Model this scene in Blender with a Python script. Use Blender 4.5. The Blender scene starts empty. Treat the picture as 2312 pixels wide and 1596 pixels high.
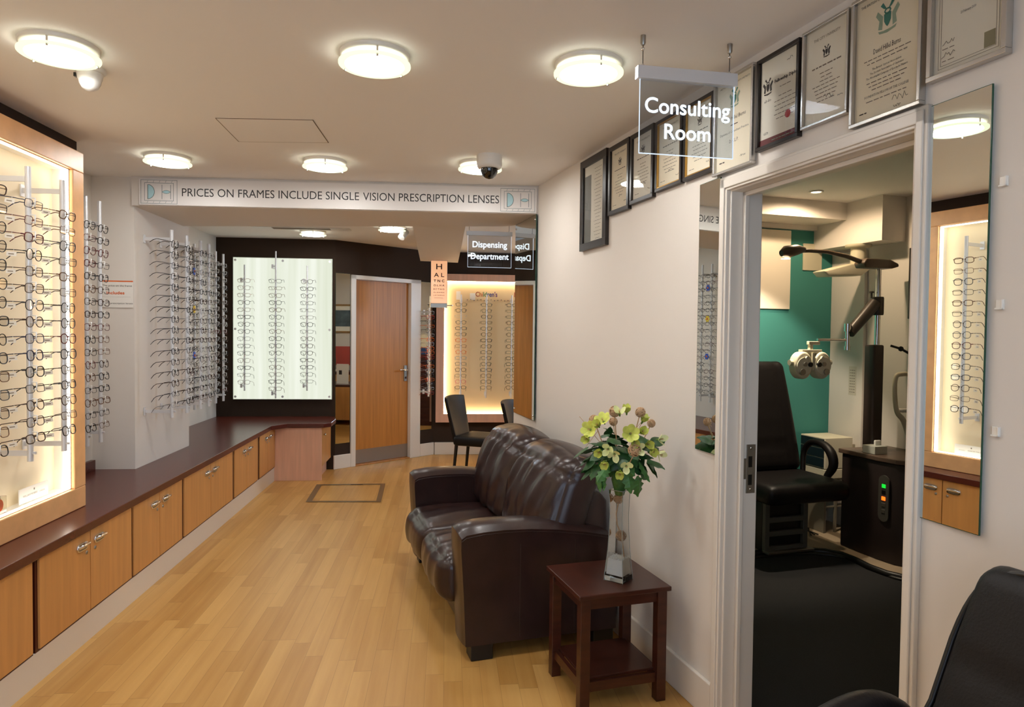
import bpy, math, random
from mathutils import Vector, Matrix
random.seed(11)
sc = bpy.context.scene
COL = sc.collection
PI = math.pi

# ---------------------------------------------------------------- camera, sky, exposure
TH = 0.2084                      # the right wall runs at this angle to the left wall
CA, SA = math.cos(TH), math.sin(TH)
K = 1.4744                       # distance of the right wall from the camera foot
Z = 2.38                         # ceiling height


def camera():
    yaw, pitch, roll = 0.0957, 0.0286, 0.0111
    f = Vector((math.sin(yaw) * math.cos(pitch), math.cos(yaw) * math.cos(pitch), -math.sin(pitch)))
    r0 = Vector((math.cos(yaw), -math.sin(yaw), 0))
    u0 = r0.cross(f)
    r = math.cos(roll) * r0 + math.sin(roll) * u0
    u = -math.sin(roll) * r0 + math.cos(roll) * u0
    cd = bpy.data.cameras.new('camera')
    cd.sensor_width = 36
    cd.lens = 1545.0 * 36 / 2312
    cd.clip_start = 0.02
    o = bpy.data.objects.new('camera', cd)
    COL.objects.link(o)
    m = Matrix((r, u, -f)).transposed().to_4x4()
    m.translation = (0, 0, 1.43)
    o.matrix_world = m
    sc.camera = o


camera()
w = bpy.data.worlds.new('daylight')
sc.world = w
w.use_nodes = True
bg = w.node_tree.nodes['Background']
bg.inputs[0].default_value = (0.62, 0.78, 1.0, 1)
bg.inputs[1].default_value = 3.6
sc.view_settings.view_transform = 'Standard'
sc.view_settings.look = 'None'
sc.view_settings.exposure = 0.0
sc.view_settings.gamma = 1.0
sc.view_settings.use_curve_mapping = False
sc.cycles.max_bounces = 10
sc.cycles.diffuse_bounces = 5
sc.cycles.glossy_bounces = 5
sc.cycles.transparent_max_bounces = 40
sc.cycles.caustics_reflective = False
sc.cycles.caustics_refractive = False
LAMP = 58.0                      # brightness of the ceiling lamps
LED = 9.0                        # brightness of the strips in the display cabinets


# ---------------------------------------------------------------- materials
def lin(c):
    return tuple((x / 255 / 12.92 if x / 255 <= .04045 else ((x / 255 + .055) / 1.055) ** 2.4) for x in c)


MATS = {}


def mat(name, rgb=(200, 200, 200), rough=.5, metal=0., coat=0., var=None, bump=None, alpha=None, emit=None, spec=None, trans=0., sheen=0.):
    """var = (scale, amount, stretch) colour mottling, bump = (scale, strength)"""
    if name in MATS:
        return MATS[name]
    m = bpy.data.materials.new(name)
    m.use_nodes = True
    nt = m.node_tree
    b = nt.nodes['Principled BSDF']
    c = lin(rgb)
    b.inputs['Base Color'].default_value = (*c, 1)
    b.inputs['Roughness'].default_value = rough
    b.inputs['Metallic'].default_value = metal
    b.inputs['Coat Weight'].default_value = coat
    b.inputs['Coat Roughness'].default_value = .08
    b.inputs['Transmission Weight'].default_value = trans
    if spec is not None:
        b.inputs['Specular IOR Level'].default_value = spec
    if sheen:
        b.inputs['Sheen Weight'].default_value = sheen
    if emit:
        b.inputs['Emission Color'].default_value = (*lin(emit[0]), 1)
        b.inputs['Emission Strength'].default_value = emit[1]
    tc = None
    if var or bump:
        tc = nt.nodes.new('ShaderNodeTexCoord')
        mp = nt.nodes.new('ShaderNodeMapping')
        nt.links.new(tc.outputs['Object'], mp.inputs[0])
    if var:
        mp.inputs['Scale'].default_value = var[2] if len(var) > 2 else (1, 1, 1)
        n = nt.nodes.new('ShaderNodeTexNoise')
        n.inputs['Scale'].default_value = var[0]
        n.inputs['Detail'].default_value = 4
        nt.links.new(mp.outputs[0], n.inputs['Vector'])
        r = nt.nodes.new('ShaderNodeValToRGB')
        a = var[1]
        r.color_ramp.elements[0].position = .3
        r.color_ramp.elements[1].position = .7
        r.color_ramp.elements[0].color = (*[x * (1 - a) for x in c], 1)
        r.color_ramp.elements[1].color = (*[min(1, x * (1 + a)) for x in c], 1)
        nt.links.new(n.outputs['Fac'], r.inputs[0])
        nt.links.new(r.outputs[0], b.inputs['Base Color'])
    if bump:
        n2 = nt.nodes.new('ShaderNodeTexNoise')
        n2.inputs['Scale'].default_value = bump[0]
        n2.inputs['Detail'].default_value = 3
        nt.links.new(tc.outputs['Object'], n2.inputs['Vector'])
        bp = nt.nodes.new('ShaderNodeBump')
        bp.inputs['Strength'].default_value = bump[1]
        bp.inputs['Distance'].default_value = .002
        nt.links.new(n2.outputs['Fac'], bp.inputs['Height'])
        nt.links.new(bp.outputs[0], b.inputs['Normal'])
    MATS[name] = m
    return m


def glow(name, rgb, strength):
    if name in MATS:
        return MATS[name]
    m = bpy.data.materials.new(name)
    m.use_nodes = True
    nt = m.node_tree
    nt.nodes.remove(nt.nodes['Principled BSDF'])
    e = nt.nodes.new('ShaderNodeEmission')
    e.inputs[0].default_value = (*lin(rgb), 1)
    e.inputs[1].default_value = strength
    nt.links.new(e.outputs[0], nt.nodes['Material Output'].inputs[0])
    MATS[name] = m
    return m


def pane(name, tint=(255, 255, 255), refl=1.0, haze=None):
    """thin clear sheet: see-through with a fresnel reflection"""
    if name in MATS:
        return MATS[name]
    m = bpy.data.materials.new(name)
    m.use_nodes = True
    nt = m.node_tree
    nt.nodes.remove(nt.nodes['Principled BSDF'])
    fr = nt.nodes.new('ShaderNodeFresnel')
    fr.inputs[0].default_value = 1.5
    mu = nt.nodes.new('ShaderNodeMath')
    mu.operation = 'MULTIPLY'
    mu.inputs[1].default_value = refl
    nt.links.new(fr.outputs[0], mu.inputs[0])
    t = nt.nodes.new('ShaderNodeBsdfTransparent')
    t.inputs[0].default_value = (*lin(tint), 1)
    g = nt.nodes.new('ShaderNodeBsdfGlossy')
    g.inputs['Roughness'].default_value = .015
    mx = nt.nodes.new('ShaderNodeMixShader')
    nt.links.new(mu.outputs[0], mx.inputs[0])
    nt.links.new(t.outputs[0], mx.inputs[1])
    nt.links.new(g.outputs[0], mx.inputs[2])
    last = mx
    if haze:
        d = nt.nodes.new('ShaderNodeBsdfDiffuse')
        d.inputs[0].default_value = (*lin(haze[0]), 1)
        m2 = nt.nodes.new('ShaderNodeMixShader')
        m2.inputs[0].default_value = haze[1]
        nt.links.new(mx.outputs[0], m2.inputs[1])
        nt.links.new(d.outputs[0], m2.inputs[2])
        last = m2
    nt.links.new(last.outputs[0], nt.nodes['Material Output'].inputs[0])
    MATS[name] = m
    return m


def floor_mat():
    m = bpy.data.materials.new('maple_plank_floor')
    m.use_nodes = True
    nt = m.node_tree
    L = nt.links.new
    b = nt.nodes['Principled BSDF']

    def math_(op, a, bb=None):
        n = nt.nodes.new('ShaderNodeMath')
        n.operation = op
        for i, x in enumerate((a, bb)):
            if x is None:
                continue
            if isinstance(x, (int, float)):
                n.inputs[i].default_value = x
            else:
                L(x, n.inputs[i])
        return n.outputs[0]
    tc = nt.nodes.new('ShaderNodeTexCoord')
    sx = nt.nodes.new('ShaderNodeSeparateXYZ')
    L(tc.outputs['Object'], sx.inputs[0])
    X, Y = sx.outputs[0], sx.outputs[1]
    u = math_('DIVIDE', X, .076)
    iu = math_('FLOOR', u)
    wn = nt.nodes.new('ShaderNodeTexWhiteNoise')
    wn.noise_dimensions = '1D'
    L(iu, wn.inputs['W'])
    off = math_('MULTIPLY', wn.outputs['Value'], 5.0)
    v = math_('ADD', math_('DIVIDE', Y, .68), off)
    iv = math_('FLOOR', v)
    cb = nt.nodes.new('ShaderNodeCombineXYZ')
    L(iu, cb.inputs[0])
    L(iv, cb.inputs[1])
    w2 = nt.nodes.new('ShaderNodeTexWhiteNoise')
    w2.noise_dimensions = '2D'
    L(cb.outputs[0], w2.inputs['Vector'])
    # long streaks along the board
    mp = nt.nodes.new('ShaderNodeMapping')
    mp.inputs['Scale'].default_value = (26, 1.3, 1)
    L(tc.outputs['Object'], mp.inputs[0])
    ad = nt.nodes.new('ShaderNodeVectorMath')
    ad.operation = 'ADD'
    L(mp.outputs[0], ad.inputs[0])
    L(w2.outputs['Color'], ad.inputs[1])
    ns = nt.nodes.new('ShaderNodeTexNoise')
    ns.inputs['Scale'].default_value = 1.0
    ns.inputs['Detail'].default_value = 5
    L(ad.outputs[0], ns.inputs['Vector'])
    tone = math_('ADD', math_('MULTIPLY', w2.outputs['Value'], .42), math_('MULTIPLY', ns.outputs['Fac'], .78))
    rp = nt.nodes.new('ShaderNodeValToRGB')
    e = rp.color_ramp.elements
    e[0].position = .2
    e[0].color = (*lin((174, 126, 62)), 1)
    e[1].position = .95
    e[1].color = (*lin((210, 166, 98)), 1)
    L(tone, rp.inputs[0])
    # joints
    fu = math_('FRACT', u)
    fv = math_('FRACT', v)
    ju = math_('LESS_THAN', fu, .022)
    jv = math_('LESS_THAN', fv, .004)
    j = math_('MAXIMUM', ju, jv)
    mx = nt.nodes.new('ShaderNodeMix')
    mx.data_type = 'RGBA'
    L(math_('MULTIPLY', j, .38), mx.inputs['Factor'])
    L(rp.outputs[0], mx.inputs['A'])
    mx.inputs['B'].default_value = (*lin((95, 60, 25)), 1)
    L(mx.outputs['Result'], b.inputs['Base Color'])
    b.inputs['Roughness'].default_value = .36
    b.inputs['Specular IOR Level'].default_value = .4
    return m


M_WALL = mat('cream_wall_paint', (222, 215, 206), .75, bump=(60, .08))
M_CEIL = mat('ceiling_paint', (236, 233, 229), .8)
M_WHITE = mat('white_gloss_paint', (226, 219, 208), .3)
M_DARK = mat('dark_brown_wall', (58, 45, 36), .9, spec=.2)
M_BEECH = mat('beech_veneer', (206, 150, 88), .42, var=(3.0, .09, (9, 9, .6)))
M_FRAME = mat('cherry_frame_wood', (230, 176, 120), .4, var=(3.0, .08, (4, 4, 4)))
M_PINK = mat('pale_pink_beech', (224, 176, 148), .45, var=(3.0, .08, (9, 9, .7)))
M_TOP = mat('mahogany_laminate', (84, 37, 28), .27, var=(40, .07))
M_TRIMRED = mat('mahogany_edge', (74, 28, 18), .4)
M_CHROME = mat('chrome', (225, 225, 225), .12, 1.)
M_ALU = mat('brushed_aluminium', (222, 222, 223), .36, .3)
M_SATIN = mat('satin_steel', (165, 160, 152), .35, .9)
M_MIRROR = mat('mirror_silver', (232, 236, 232), .008, 1.)
M_MIRE = mat('mirror_edge', (20, 70, 52), .2)
M_CLEAR = pane('clear_sheet')
M_PGLASS = pane('picture_glass', refl=.6)
M_LENS = pane('lens', (250, 250, 250), .22)
M_ACRY = pane('acrylic_holder', (240, 242, 245), 1.2, haze=((235, 238, 240), .32))
M_WHITEP = mat('white_plastic', (228, 226, 220), .35)
M_PAPER = mat('white_card', (236, 232, 224), .6)
M_INK = mat('dark_ink', (52, 46, 44), .7)
M_GREYINK = mat('grey_ink', (135, 125, 112), .8)
M_LEATH = mat('dark_brown_leather', (42, 25, 23), .30, bump=(220, .2), coat=.06, var=(12, .25))
M_BLACKL = mat('black_leather', (20, 17, 17), .45, spec=.25, bump=(180, .3))
M_BLACK = mat('black_plastic', (16, 15, 15), .4)
M_BLKFR = mat('black_frame_wood', (30, 24, 22), .3)
M_SILVER = mat('silver_frame_metal', (196, 194, 190), .25, .9)
M_GOLD = mat('gilt_edge', (190, 150, 80), .3, .9)
M_WENGE = mat('dark_stained_wood', (64, 30, 20), .28, var=(4, .25, (2, 2, 12)))
M_OAK = mat('oak_door_veneer', (184, 122, 56), .42, var=(3.5, .16, (14, 14, .5)))
M_YELLOW = mat('cream_display_board', (236, 220, 188), .6)
M_LEDW = glow('led_strip', (255, 244, 226), LED)
M_TEAL = mat('teal_wall_paint', (62, 134, 126), .8)
M_CARPET = mat('black_carpet', (30, 30, 32), .95, bump=(500, .6), var=(300, .4))
M_BEIGE = mat('beige_vinyl', (168, 150, 126), .5)
M_GREENL = mat('leaf_green', (38, 82, 38), .45, var=(30, .3))
M_GREENF = mat('fern_green', (60, 110, 48), .5, var=(30, .3))
M_PETAL = mat('lime_petal', (208, 214, 104), .55, var=(40, .15))
M_PETALW = mat('cream_petal', (228, 232, 168), .55, var=(40, .15))
M_RATTAN = mat('rattan', (196, 160, 122), .65)
M_INSTR = mat('ivory_instrument', (205, 198, 172), .4)


# ---------------------------------------------------------------- mesh builder
class MB:
    def __init__(s):
        s.v, s.f, s.mi, s.sm = [], [], [], []

    def add(s, vs, fs, mi=0, smooth=False, M=None):
        o = len(s.v)
        for p in vs:
            p = Vector(p)
            if M is not None:
                p = M @ p
            s.v.append(p[:])
        for f in fs:
            s.f.append([o + i for i in f])
            s.mi.append(mi)
            s.sm.append(smooth)
        return s

    def box(s, x0, x1, y0, y1, z0, z1, mi=0, M=None):
        x0, x1 = min(x0, x1), max(x0, x1)
        y0, y1 = min(y0, y1), max(y0, y1)
        z0, z1 = min(z0, z1), max(z0, z1)
        vs = [(x, y, z) for z in (z0, z1) for y in (y0, y1) for x in (x0, x1)]
        fs = [(0, 2, 3, 1), (4, 5, 7, 6), (0, 1, 5, 4), (2, 6, 7, 3), (0, 4, 6, 2), (1, 3, 7, 5)]
        return s.add(vs, fs, mi, M=M)

    def prism(s, poly, axis, a0, a1, mi=0, smooth=False, M=None):
        """poly: 2D outline; axis 0/1/2 extruded; 2D coords are the other two axes in order"""
        n = len(poly)

        def p3(p, a):
            q = list(p)
            q.insert(axis, a)
            return tuple(q)
        vs = [p3(p, a0) for p in poly] + [p3(p, a1) for p in poly]
        fs = [tuple(range(n))[::-1], tuple(range(n, 2 * n))]
        for i in range(n):
            j = (i + 1) % n
            fs.append((i, j, n + j, n + i))
        return s.add(vs, fs, mi, smooth, M)

    def quad(s, a, b, c, d, mi=0):
        return s.add([a, b, c, d], [(0, 1, 2, 3)], mi)

    def tube(s, pts, r, seg=8, mi=0, closed=False, cap=True, M=None, smooth=True):
        pts = [Vector(p) for p in pts]
        n = len(pts)
        rs = r if isinstance(r, (list, tuple)) else [r] * n
        vs, fs = [], []
        prev = None
        for i, p in enumerate(pts):
            if closed:
                t = pts[(i + 1) % n] - pts[i - 1]
            else:
                t = pts[min(i + 1, n - 1)] - pts[max(i - 1, 0)]
            if t.length < 1e-9:
                t = Vector((0, 0, 1))
            t.normalize()
            if prev is None:
                a = Vector((0, 0, 1)) if abs(t.z) < .9 else Vector((1, 0, 0))
                u = t.cross(a).normalized()
            else:
                u = prev - t * prev.dot(t)
                if u.length < 1e-6:
                    u = t.orthogonal()
                u.normalize()
            prev = u
            w_ = t.cross(u)
            for k in range(seg):
                an = 2 * PI * k / seg
                vs.append(p + (u * math.cos(an) + w_ * math.sin(an)) * rs[i])
        m = n if closed else n - 1
        for i in range(m):
            j = (i + 1) % n
            for k in range(seg):
                l = (k + 1) % seg
                fs.append((i * seg + k, i * seg + l, j * seg + l, j * seg + k))
        s.add(vs, fs, mi, smooth, M)
        if cap and not closed:
            s.add(vs[:seg], [tuple(range(seg))[::-1]], mi, False, M)
            s.add(vs[-seg:], [tuple(range(seg))], mi, False, M)
        return s

    def lathe(s, prof, seg=24, mi=0, c=(0, 0, 0), M=None, smooth=True, rot=0., axis='z', cap=True):
        """prof: (radius, height) list, revolved about the vertical axis"""
        vs, fs = [], []
        for r, h in prof:
            for k in range(seg):
                a = 2 * PI * k / seg + rot
                p = (r * math.cos(a), r * math.sin(a), h)
                if axis == 'y':
                    p = (p[0], h, p[1])
                if axis == 'x':
                    p = (h, p[0], p[1])
                vs.append((p[0] + c[0], p[1] + c[1], p[2] + c[2]))
        for i in range(len(prof) - 1):
            for k in range(seg):
                l = (k + 1) % seg
                fs.append((i * seg + k, i * seg + l, (i + 1) * seg + l, (i + 1) * seg + k))
        s.add(vs, fs, mi, smooth, M)
        if cap and prof[0][0] > 1e-5:
            s.add(vs[:seg], [tuple(range(seg))[::-1]], mi, False, M)
        if cap and prof[-1][0] > 1e-5:
            s.add(vs[-seg:], [tuple(range(seg))], mi, False, M)
        return s

    def ball(s, c, r, mi=0, seg=12, M=None):
        r3 = r if isinstance(r, (tuple, list)) else (r, r, r)
        vs, fs = [], []
        n = seg // 2
        for i in range(n + 1):
            a = PI * i / n
            for k in range(seg):
                b = 2 * PI * k / seg
                vs.append((c[0] + r3[0] * math.sin(a) * math.cos(b), c[1] + r3[1] * math.sin(a) * math.sin(b), c[2] - r3[2] * math.cos(a)))
        for i in range(n):
            for k in range(seg):
                l = (k + 1) % seg
                fs.append((i * seg + k, i * seg + l, (i + 1) * seg + l, (i + 1) * seg + k))
        return s.add(vs, fs, mi, True, M)

    def cushion(s, c, half, r, n=14, mi=0, M=None, fn=None):
        """rounded box with n x n faces a side; fn(p, u, v, w, normal) moves points"""
        vs, fs, idx = [], [], {}
        c = Vector(c)

        def vert(q):
            key = tuple(round(x, 5) for x in q)
            if key in idx:
                return idx[key]
            p = Vector([q[i] * half[i] for i in range(3)])
            inner = Vector([max(-half[i] + min(r, half[i]), min(half[i] - min(r, half[i]), p[i])) for i in range(3)])
            dd = p - inner
            nn = dd.normalized() if dd.length > 1e-9 else Vector((0, 0, 1))
            p2 = inner + nn * min(r, min(half)) if dd.length > 1e-9 else p
            if fn:
                p2 = fn(p2, q, nn)
            idx[key] = len(vs)
            vs.append(p2 + c)
            return idx[key]
        g = [math.sin((-1 + 2 * i / n) * PI / 2) * .5 + (-1 + 2 * i / n) * .5 for i in range(n + 1)]
        for ax in range(3):
            for sg in (-1, 1):
                for i in range(n):
                    for j in range(n):
                        qs = []
                        for di, dj in ((0, 0), (1, 0), (1, 1), (0, 1)):
                            q = [g[i + di], g[j + dj]]
                            q.insert(ax, sg)
                            qs.append(vert(q))
                        flip = (sg > 0) == (ax == 1)
                        fs.append(qs[::-1] if flip else qs)
        return s.add(vs, fs, mi, True, M)

    def mesh(s, name, mats):
        me = bpy.data.meshes.new(name)
        me.from_pydata(s.v, [], s.f)
        for m in (mats if isinstance(mats, (list, tuple)) else [mats]):
            me.materials.append(m)
        me.polygons.foreach_set('material_index', s.mi)
        me.polygons.foreach_set('use_smooth', s.sm)
        me.update()
        return me

    def obj(s, name, mats, parent=None, bevel=0., seg=2, loc=None, rotz=0.):
        o = bpy.data.objects.new(name, s.mesh(name, mats))
        COL.objects.link(o)
        if parent:
            o.parent = parent
        if loc:
            o.location = loc
        if rotz:
            o.rotation_euler = (0, 0, rotz)
        if bevel:
            b = o.modifiers.new('bevel', 'BEVEL')
            b.width = bevel
            b.segments = seg
            b.limit_method = 'ANGLE'
            b.angle_limit = .7
            if seg > 2:
                for p in o.data.polygons:
                    p.use_smooth = True
        return o


def smooth(pts, rs, k=4):
    """catmull-rom through points and radii -> (points, radii)"""
    P = [Vector(p) for p in pts]
    out, orr = [], []
    n = len(P)
    for i in range(n - 1):
        a, b, c, d = P[max(i - 1, 0)], P[i], P[i + 1], P[min(i + 2, n - 1)]
        for j in range(k):
            t = j / k
            out.append(.5 * (2 * b + (c - a) * t + (2 * a - 5 * b + 4 * c - d) * t * t + (3 * b - a - 3 * c + d) * t ** 3))
            orr.append(rs[i] + (rs[i + 1] - rs[i]) * t)
    out.append(P[-1])
    orr.append(rs[-1])
    return out, orr


def tag(o, label, cat, group=None, kind=None):
    o['label'] = label
    o['category'] = cat
    if group:
        o['group'] = group
    if kind:
        o['kind'] = kind
    return o


def thing(name, label, cat, loc=(0, 0, 0), rotz=0., group=None, rx=0.):
    o = bpy.data.objects.new(name, None)
    o.empty_display_size = .05
    COL.objects.link(o)
    o.location = loc
    o.rotation_euler = (rx, 0, rotz)
    return tag(o, label, cat, group)


def struct(name, mb, m, bevel=0., loc=None, rotz=0., label=None):
    o = mb.obj(name, m, None, bevel, loc=loc, rotz=rotz)
    o['kind'] = 'structure'
    if label:
        o['label'] = label
    return o


def RW(s_, b, z):                # a point by the right wall: along it, out from it, up
    nn = K - b
    return Vector((nn * CA - s_ * SA, nn * SA + s_ * CA, z))


RWA = TH + PI / 2                # things on the right wall: local x along the wall, local y out of it


def CW(n_, s_, z):               # a point in the consulting room: across, deep, up
    return Vector((n_ * CA - s_ * SA, n_ * SA + s_ * CA, z))


DA = Vector((-1.148, 7.24, 0))   # the angled wall with the oak door
DB = Vector((-.13, 8.10, 0))
DT = (DB - DA).normalized()
DR = math.atan2(DT.y, DT.x)
DL = (DB - DA).length


def DW(t, out, z):
    return DA + DT * t + Vector((DT.y, -DT.x, 0)) * out + Vector((0, 0, z))


# ---------------------------------------------------------------- lettering
TCACHE = {}


def text_geo(body, res=3):
    key = (body, res)
    if key not in TCACHE:
        cu = bpy.data.curves.new('lettering', 'FONT')
        cu.body = body
        cu.resolution_u = res
        cu.size = 1.0
        ob = bpy.data.objects.new('lettering', cu)
        COL.objects.link(ob)
        bpy.context.view_layer.update()
        me = bpy.data.meshes.new_from_object(ob.evaluated_get(bpy.context.evaluated_depsgraph_get()))
        vs = [v.co.copy() for v in me.vertices]
        fs = [tuple(p.vertices) for p in me.polygons]
        bpy.data.meshes.remove(me)
        bpy.data.objects.remove(ob)
        bpy.data.curves.remove(cu)
        TCACHE[key] = (vs, fs)
    return TCACHE[key]


def put_text(mb, body, o, ux, uz, cap=.02, width=None, align='c', mi=0, res=3, bold=0.):
    """flat lettering: o = baseline point, cap = capital height, width = fitted length"""
    vs, fs = text_geo(body, res)
    if not vs:
        return mb
    x0 = min(v.x for v in vs)
    x1 = max(v.x for v in vs)
    sy = cap / .70
    sx = sy if width is None else width / (x1 - x0)
    W = (x1 - x0) * sx
    off = {'c': -W / 2, 'l': 0, 'r': -W}[align]
    o, ux, uz = Vector(o), Vector(ux), Vector(uz)
    nrm = ux.cross(uz)
    outs = [(0, 0, 0)]
    if bold:
        outs = [(bold, 0, 0), (-bold, 0, .00005), (0, bold, .0001), (0, -bold, .00015), (bold * .7, bold * .7, .0002), (-bold * .7, -bold * .7, .00025), (bold * .7, -bold * .7, .0003), (-bold * .7, bold * .7, .00035)]
    for dx, dz, dn in outs:
        mb.add([o + ux * ((v.x - x0) * sx + off + dx) + uz * (v.y * sy + dz) + nrm * dn for v in vs], fs, mi)
    return mb


def scribble(mb, o, ux, uz, width, h, words=7, mi=0, seed=0):
    """a line of small print too fine to read: word-length dashes"""
    rnd = random.Random(seed)
    ws = [rnd.uniform(.5, 1.5) for _ in range(words)]
    gap = .25
    k = width / (sum(ws) + gap * (words - 1))
    x = -width / 2
    o, ux, uz = Vector(o), Vector(ux), Vector(uz)
    for q in ws:
        a = o + ux * x
        b = o + ux * (x + q * k)
        mb.quad(a, b, b + uz * h, a + uz * h, mi)
        x += (q + gap) * k
    return mb

# ================================================================ the setting
def ext(rotz=0., loc=(0, 0, 0)):
    return Matrix.Translation(loc) @ Matrix.Rotation(rotz, 4, 'Z')


# floor and ceiling of the whole shop
mb = MB()
mb.box(-2.6, 2.9, -1.45, 8.35, -.05, 0)
struct('floor', mb, floor_mat())
mb = MB()
mb.box(-2.6, 4.6, -1.45, 8.35, Z, Z + .05)
struct('ceiling', mb, M_CEIL)

# left side: dark band wall behind the lit cabinet, alcove, pillar, recess
mb = MB()
mb.box(-2.05, -1.878, -1.3, 3.70, 0, Z)
struct('wall_left', mb, M_DARK)
mb = MB()
mb.box(-2.35, -2.2, 3.6, 4.6, 0, Z)
mb.box(-2.2, -2.05, 3.6, 3.70, 0, Z)
struct('wall_alcove', mb, M_WALL)
mb = MB()
mb.box(-2.5, -1.945, 4.495, 5.40, 0, Z)
struct('wall_pillar', mb, M_WALL)
mb = MB()
mb.box(-2.5, -2.34, 5.40, 7.30, 0, Z)
struct('wall_recess', mb, M_WALL)
# dark back wall
mb = MB()
mb.box(-2.5, -1.148, 7.24, 7.36, 0, Z)
struct('wall_back', mb, M_DARK)
# angled wall with the oak door, in its own frame (x along, -y out)
mb = MB()
mb.box(0, .222, 0, .12, 0, Z)
mb.box(1.075, DL + .03, 0, .12, 0, Z)
mb.box(.222, 1.075, 0, .12, 2.01, Z)
struct('wall_angled', mb, M_DARK, loc=DA, rotz=DR)
mb = MB()
mb.box(-.16, 2.75, 8.08, 8.2, 0, Z)
struct('wall_end', mb, M_DARK)
# dispensing area round the corner (seen in the mirrors)
mb = MB()
mb.box(2.70, 2.82, 5.2, 6.40, 0, Z)
mb.box(2.70, 2.82, 7.15, 8.2, 0, Z)
mb.box(2.70, 2.82, 6.40, 7.15, 0, 1.45)
mb.box(2.70, 2.82, 6.40, 7.15, 2.25, Z)
struct('wall_dispensing', mb, M_WALL)
mb = MB()
for a, b, c, d in ((6.40, 7.15, 1.45, 1.5), (6.40, 7.15, 2.2, 2.25), (6.40, 6.45, 1.5, 2.2), (7.1, 7.15, 1.5, 2.2)):
    mb.box(2.74, 2.79, a, b, c, d, 0)
mb.box(2.76, 2.764, 6.45, 7.1, 1.5, 2.2, 1)
struct('window_2', mb, [M_WHITE, M_CLEAR])
ld = bpy.data.lights.new('window_daylight', 'AREA')
ld.shape = 'RECTANGLE'
ld.size, ld.size_y = .75, .8
ld.energy = 48
ld.color = (.6, .78, 1)
l = bpy.data.objects.new('window_daylight', ld)
COL.objects.link(l)
l.location = (2.95, 6.85, 1.92)
l.rotation_euler = Vector((-4.9, -2.3, -.5)).to_track_quat('-Z', 'Y').to_euler()
# right wall with the consulting-room doorway
mb = MB()
mb.box(-1.75, 1.33, -.12, 0, 0, Z)
mb.box(2.113, 4.643, -.12, 0, 0, Z)
mb.box(1.33, 2.113, -.12, 0, 1.948, Z)
struct('wall_right', mb, M_WALL, loc=RW(0, 0, 0), rotz=RWA)
# front wall with the shop window behind the camera
mb = MB()
mb.box(-2.05, 2.2, -1.42, -1.3, 0, .5)
mb.box(-2.05, 2.2, -1.42, -1.3, 2.2, Z)
mb.box(-2.05, -1.6, -1.42, -1.3, .5, 2.2)
mb.box(1.3, 2.2, -1.42, -1.3, .5, 2.2)
struct('wall_front', mb, M_WALL)
mb = MB()
for a, b, c, d in ((-1.6, 1.3, .5, .55), (-1.6, 1.3, 2.15, 2.2), (-1.6, -1.55, .55, 2.15), (1.25, 1.3, .55, 2.15), (-.17, -.12, .55, 2.15)):
    mb.box(a, b, -1.40, -1.33, c, d, 0)
mb.box(-1.55, 1.25, -1.37, -1.365, .55, 2.15, 1)
struct('window_1', mb, [M_WHITE, M_CLEAR])

# bulkhead over the passage, with the beam running back from it
BA, BB = Vector((-1.95, 4.472, 0)), Vector((.60, 4.384, 0))
mb = MB()
poly = [(-1.95, 4.472), (.585, 4.386), (.47, 4.87), (.40, 4.92), (-1.95, 5.30)]
mb.prism(poly, 2, 2.2, Z + .01)
struct('wall_bulkhead', mb, M_WALL)
mb = MB()
mb.prism([(-.25, 5.02), (.13, 4.96), (.118, 7.52), (-.285, 7.42)], 2, 2.2, Z + .01)
struct('wall_beam', mb, M_WALL)

# consulting room shell, in its own frame
CO = Vector((0, 0, 0))
mb = MB()
mb.box(1.594, 4.0, .6, 4.37, -.05, .004)
struct('floor_consulting', mb, M_CARPET, rotz=TH)
mb = MB()
mb.box(1.594, 4.0, 4.25, 4.37, 0, Z)
struct('wall_teal', mb, M_TEAL, rotz=TH)
mb = MB()
mb.box(3.9, 4.0, .6, 4.25, 0, Z)
struct('wall_consulting', mb, M_WALL, rotz=TH)
mb = MB()
mb.box(1.594, 4.0, .5, .6, 0, Z)
struct('wall_consulting_near', mb, M_WALL, rotz=TH)
mb = MB()
mb.box(1.594, 3.72, 3.93, 4.25, 2.26, Z)
mb.box(1.594, 3.72, 4.215, 4.25, 2.225, 2.26)
mb.box(3.70, 3.9, 3.62, 4.25, 2.08, Z)
struct('trim_soffit', mb, M_WALL, rotz=TH)
mb = MB()
mb.box(1.6, 3.88, 4.235, 4.25, .004, .10)
struct('baseboard_teal', mb, M_WALL, rotz=TH)
# flat white door-like panel on the far wall of the consulting room
mb = MB()
mb.box(3.872, 3.9, 3.93, 4.25, .004, 2.06)
struct('trim_panel', mb, M_WALL, .004, rotz=TH)
# beige platform with a curved black edge
edge = [(1.6, 3.75), (2.84, 3.747), (3.1, 3.74), (3.23, 3.71), (3.33, 3.65), (3.385, 3.56), (3.39, 3.45), (3.37, 3.33), (3.38, 3.2), (3.44, 3.08), (3.6, 3.0), (3.9, 2.97)]
poly = edge + [(3.9, 4.24), (1.6, 4.24)]
mb = MB()
mb.prism(poly, 2, .004, .03)
struct('floor_platform', mb, M_BEIGE, rotz=TH)
mb = MB()
mb.tube([(a, b, .016) for a, b in edge], .022, 8)
mb.tube([(a, b - .05, .008) for a, b in edge], .012, 8)
struct('trim_platform', mb, M_BLACK, rotz=TH)

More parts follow.
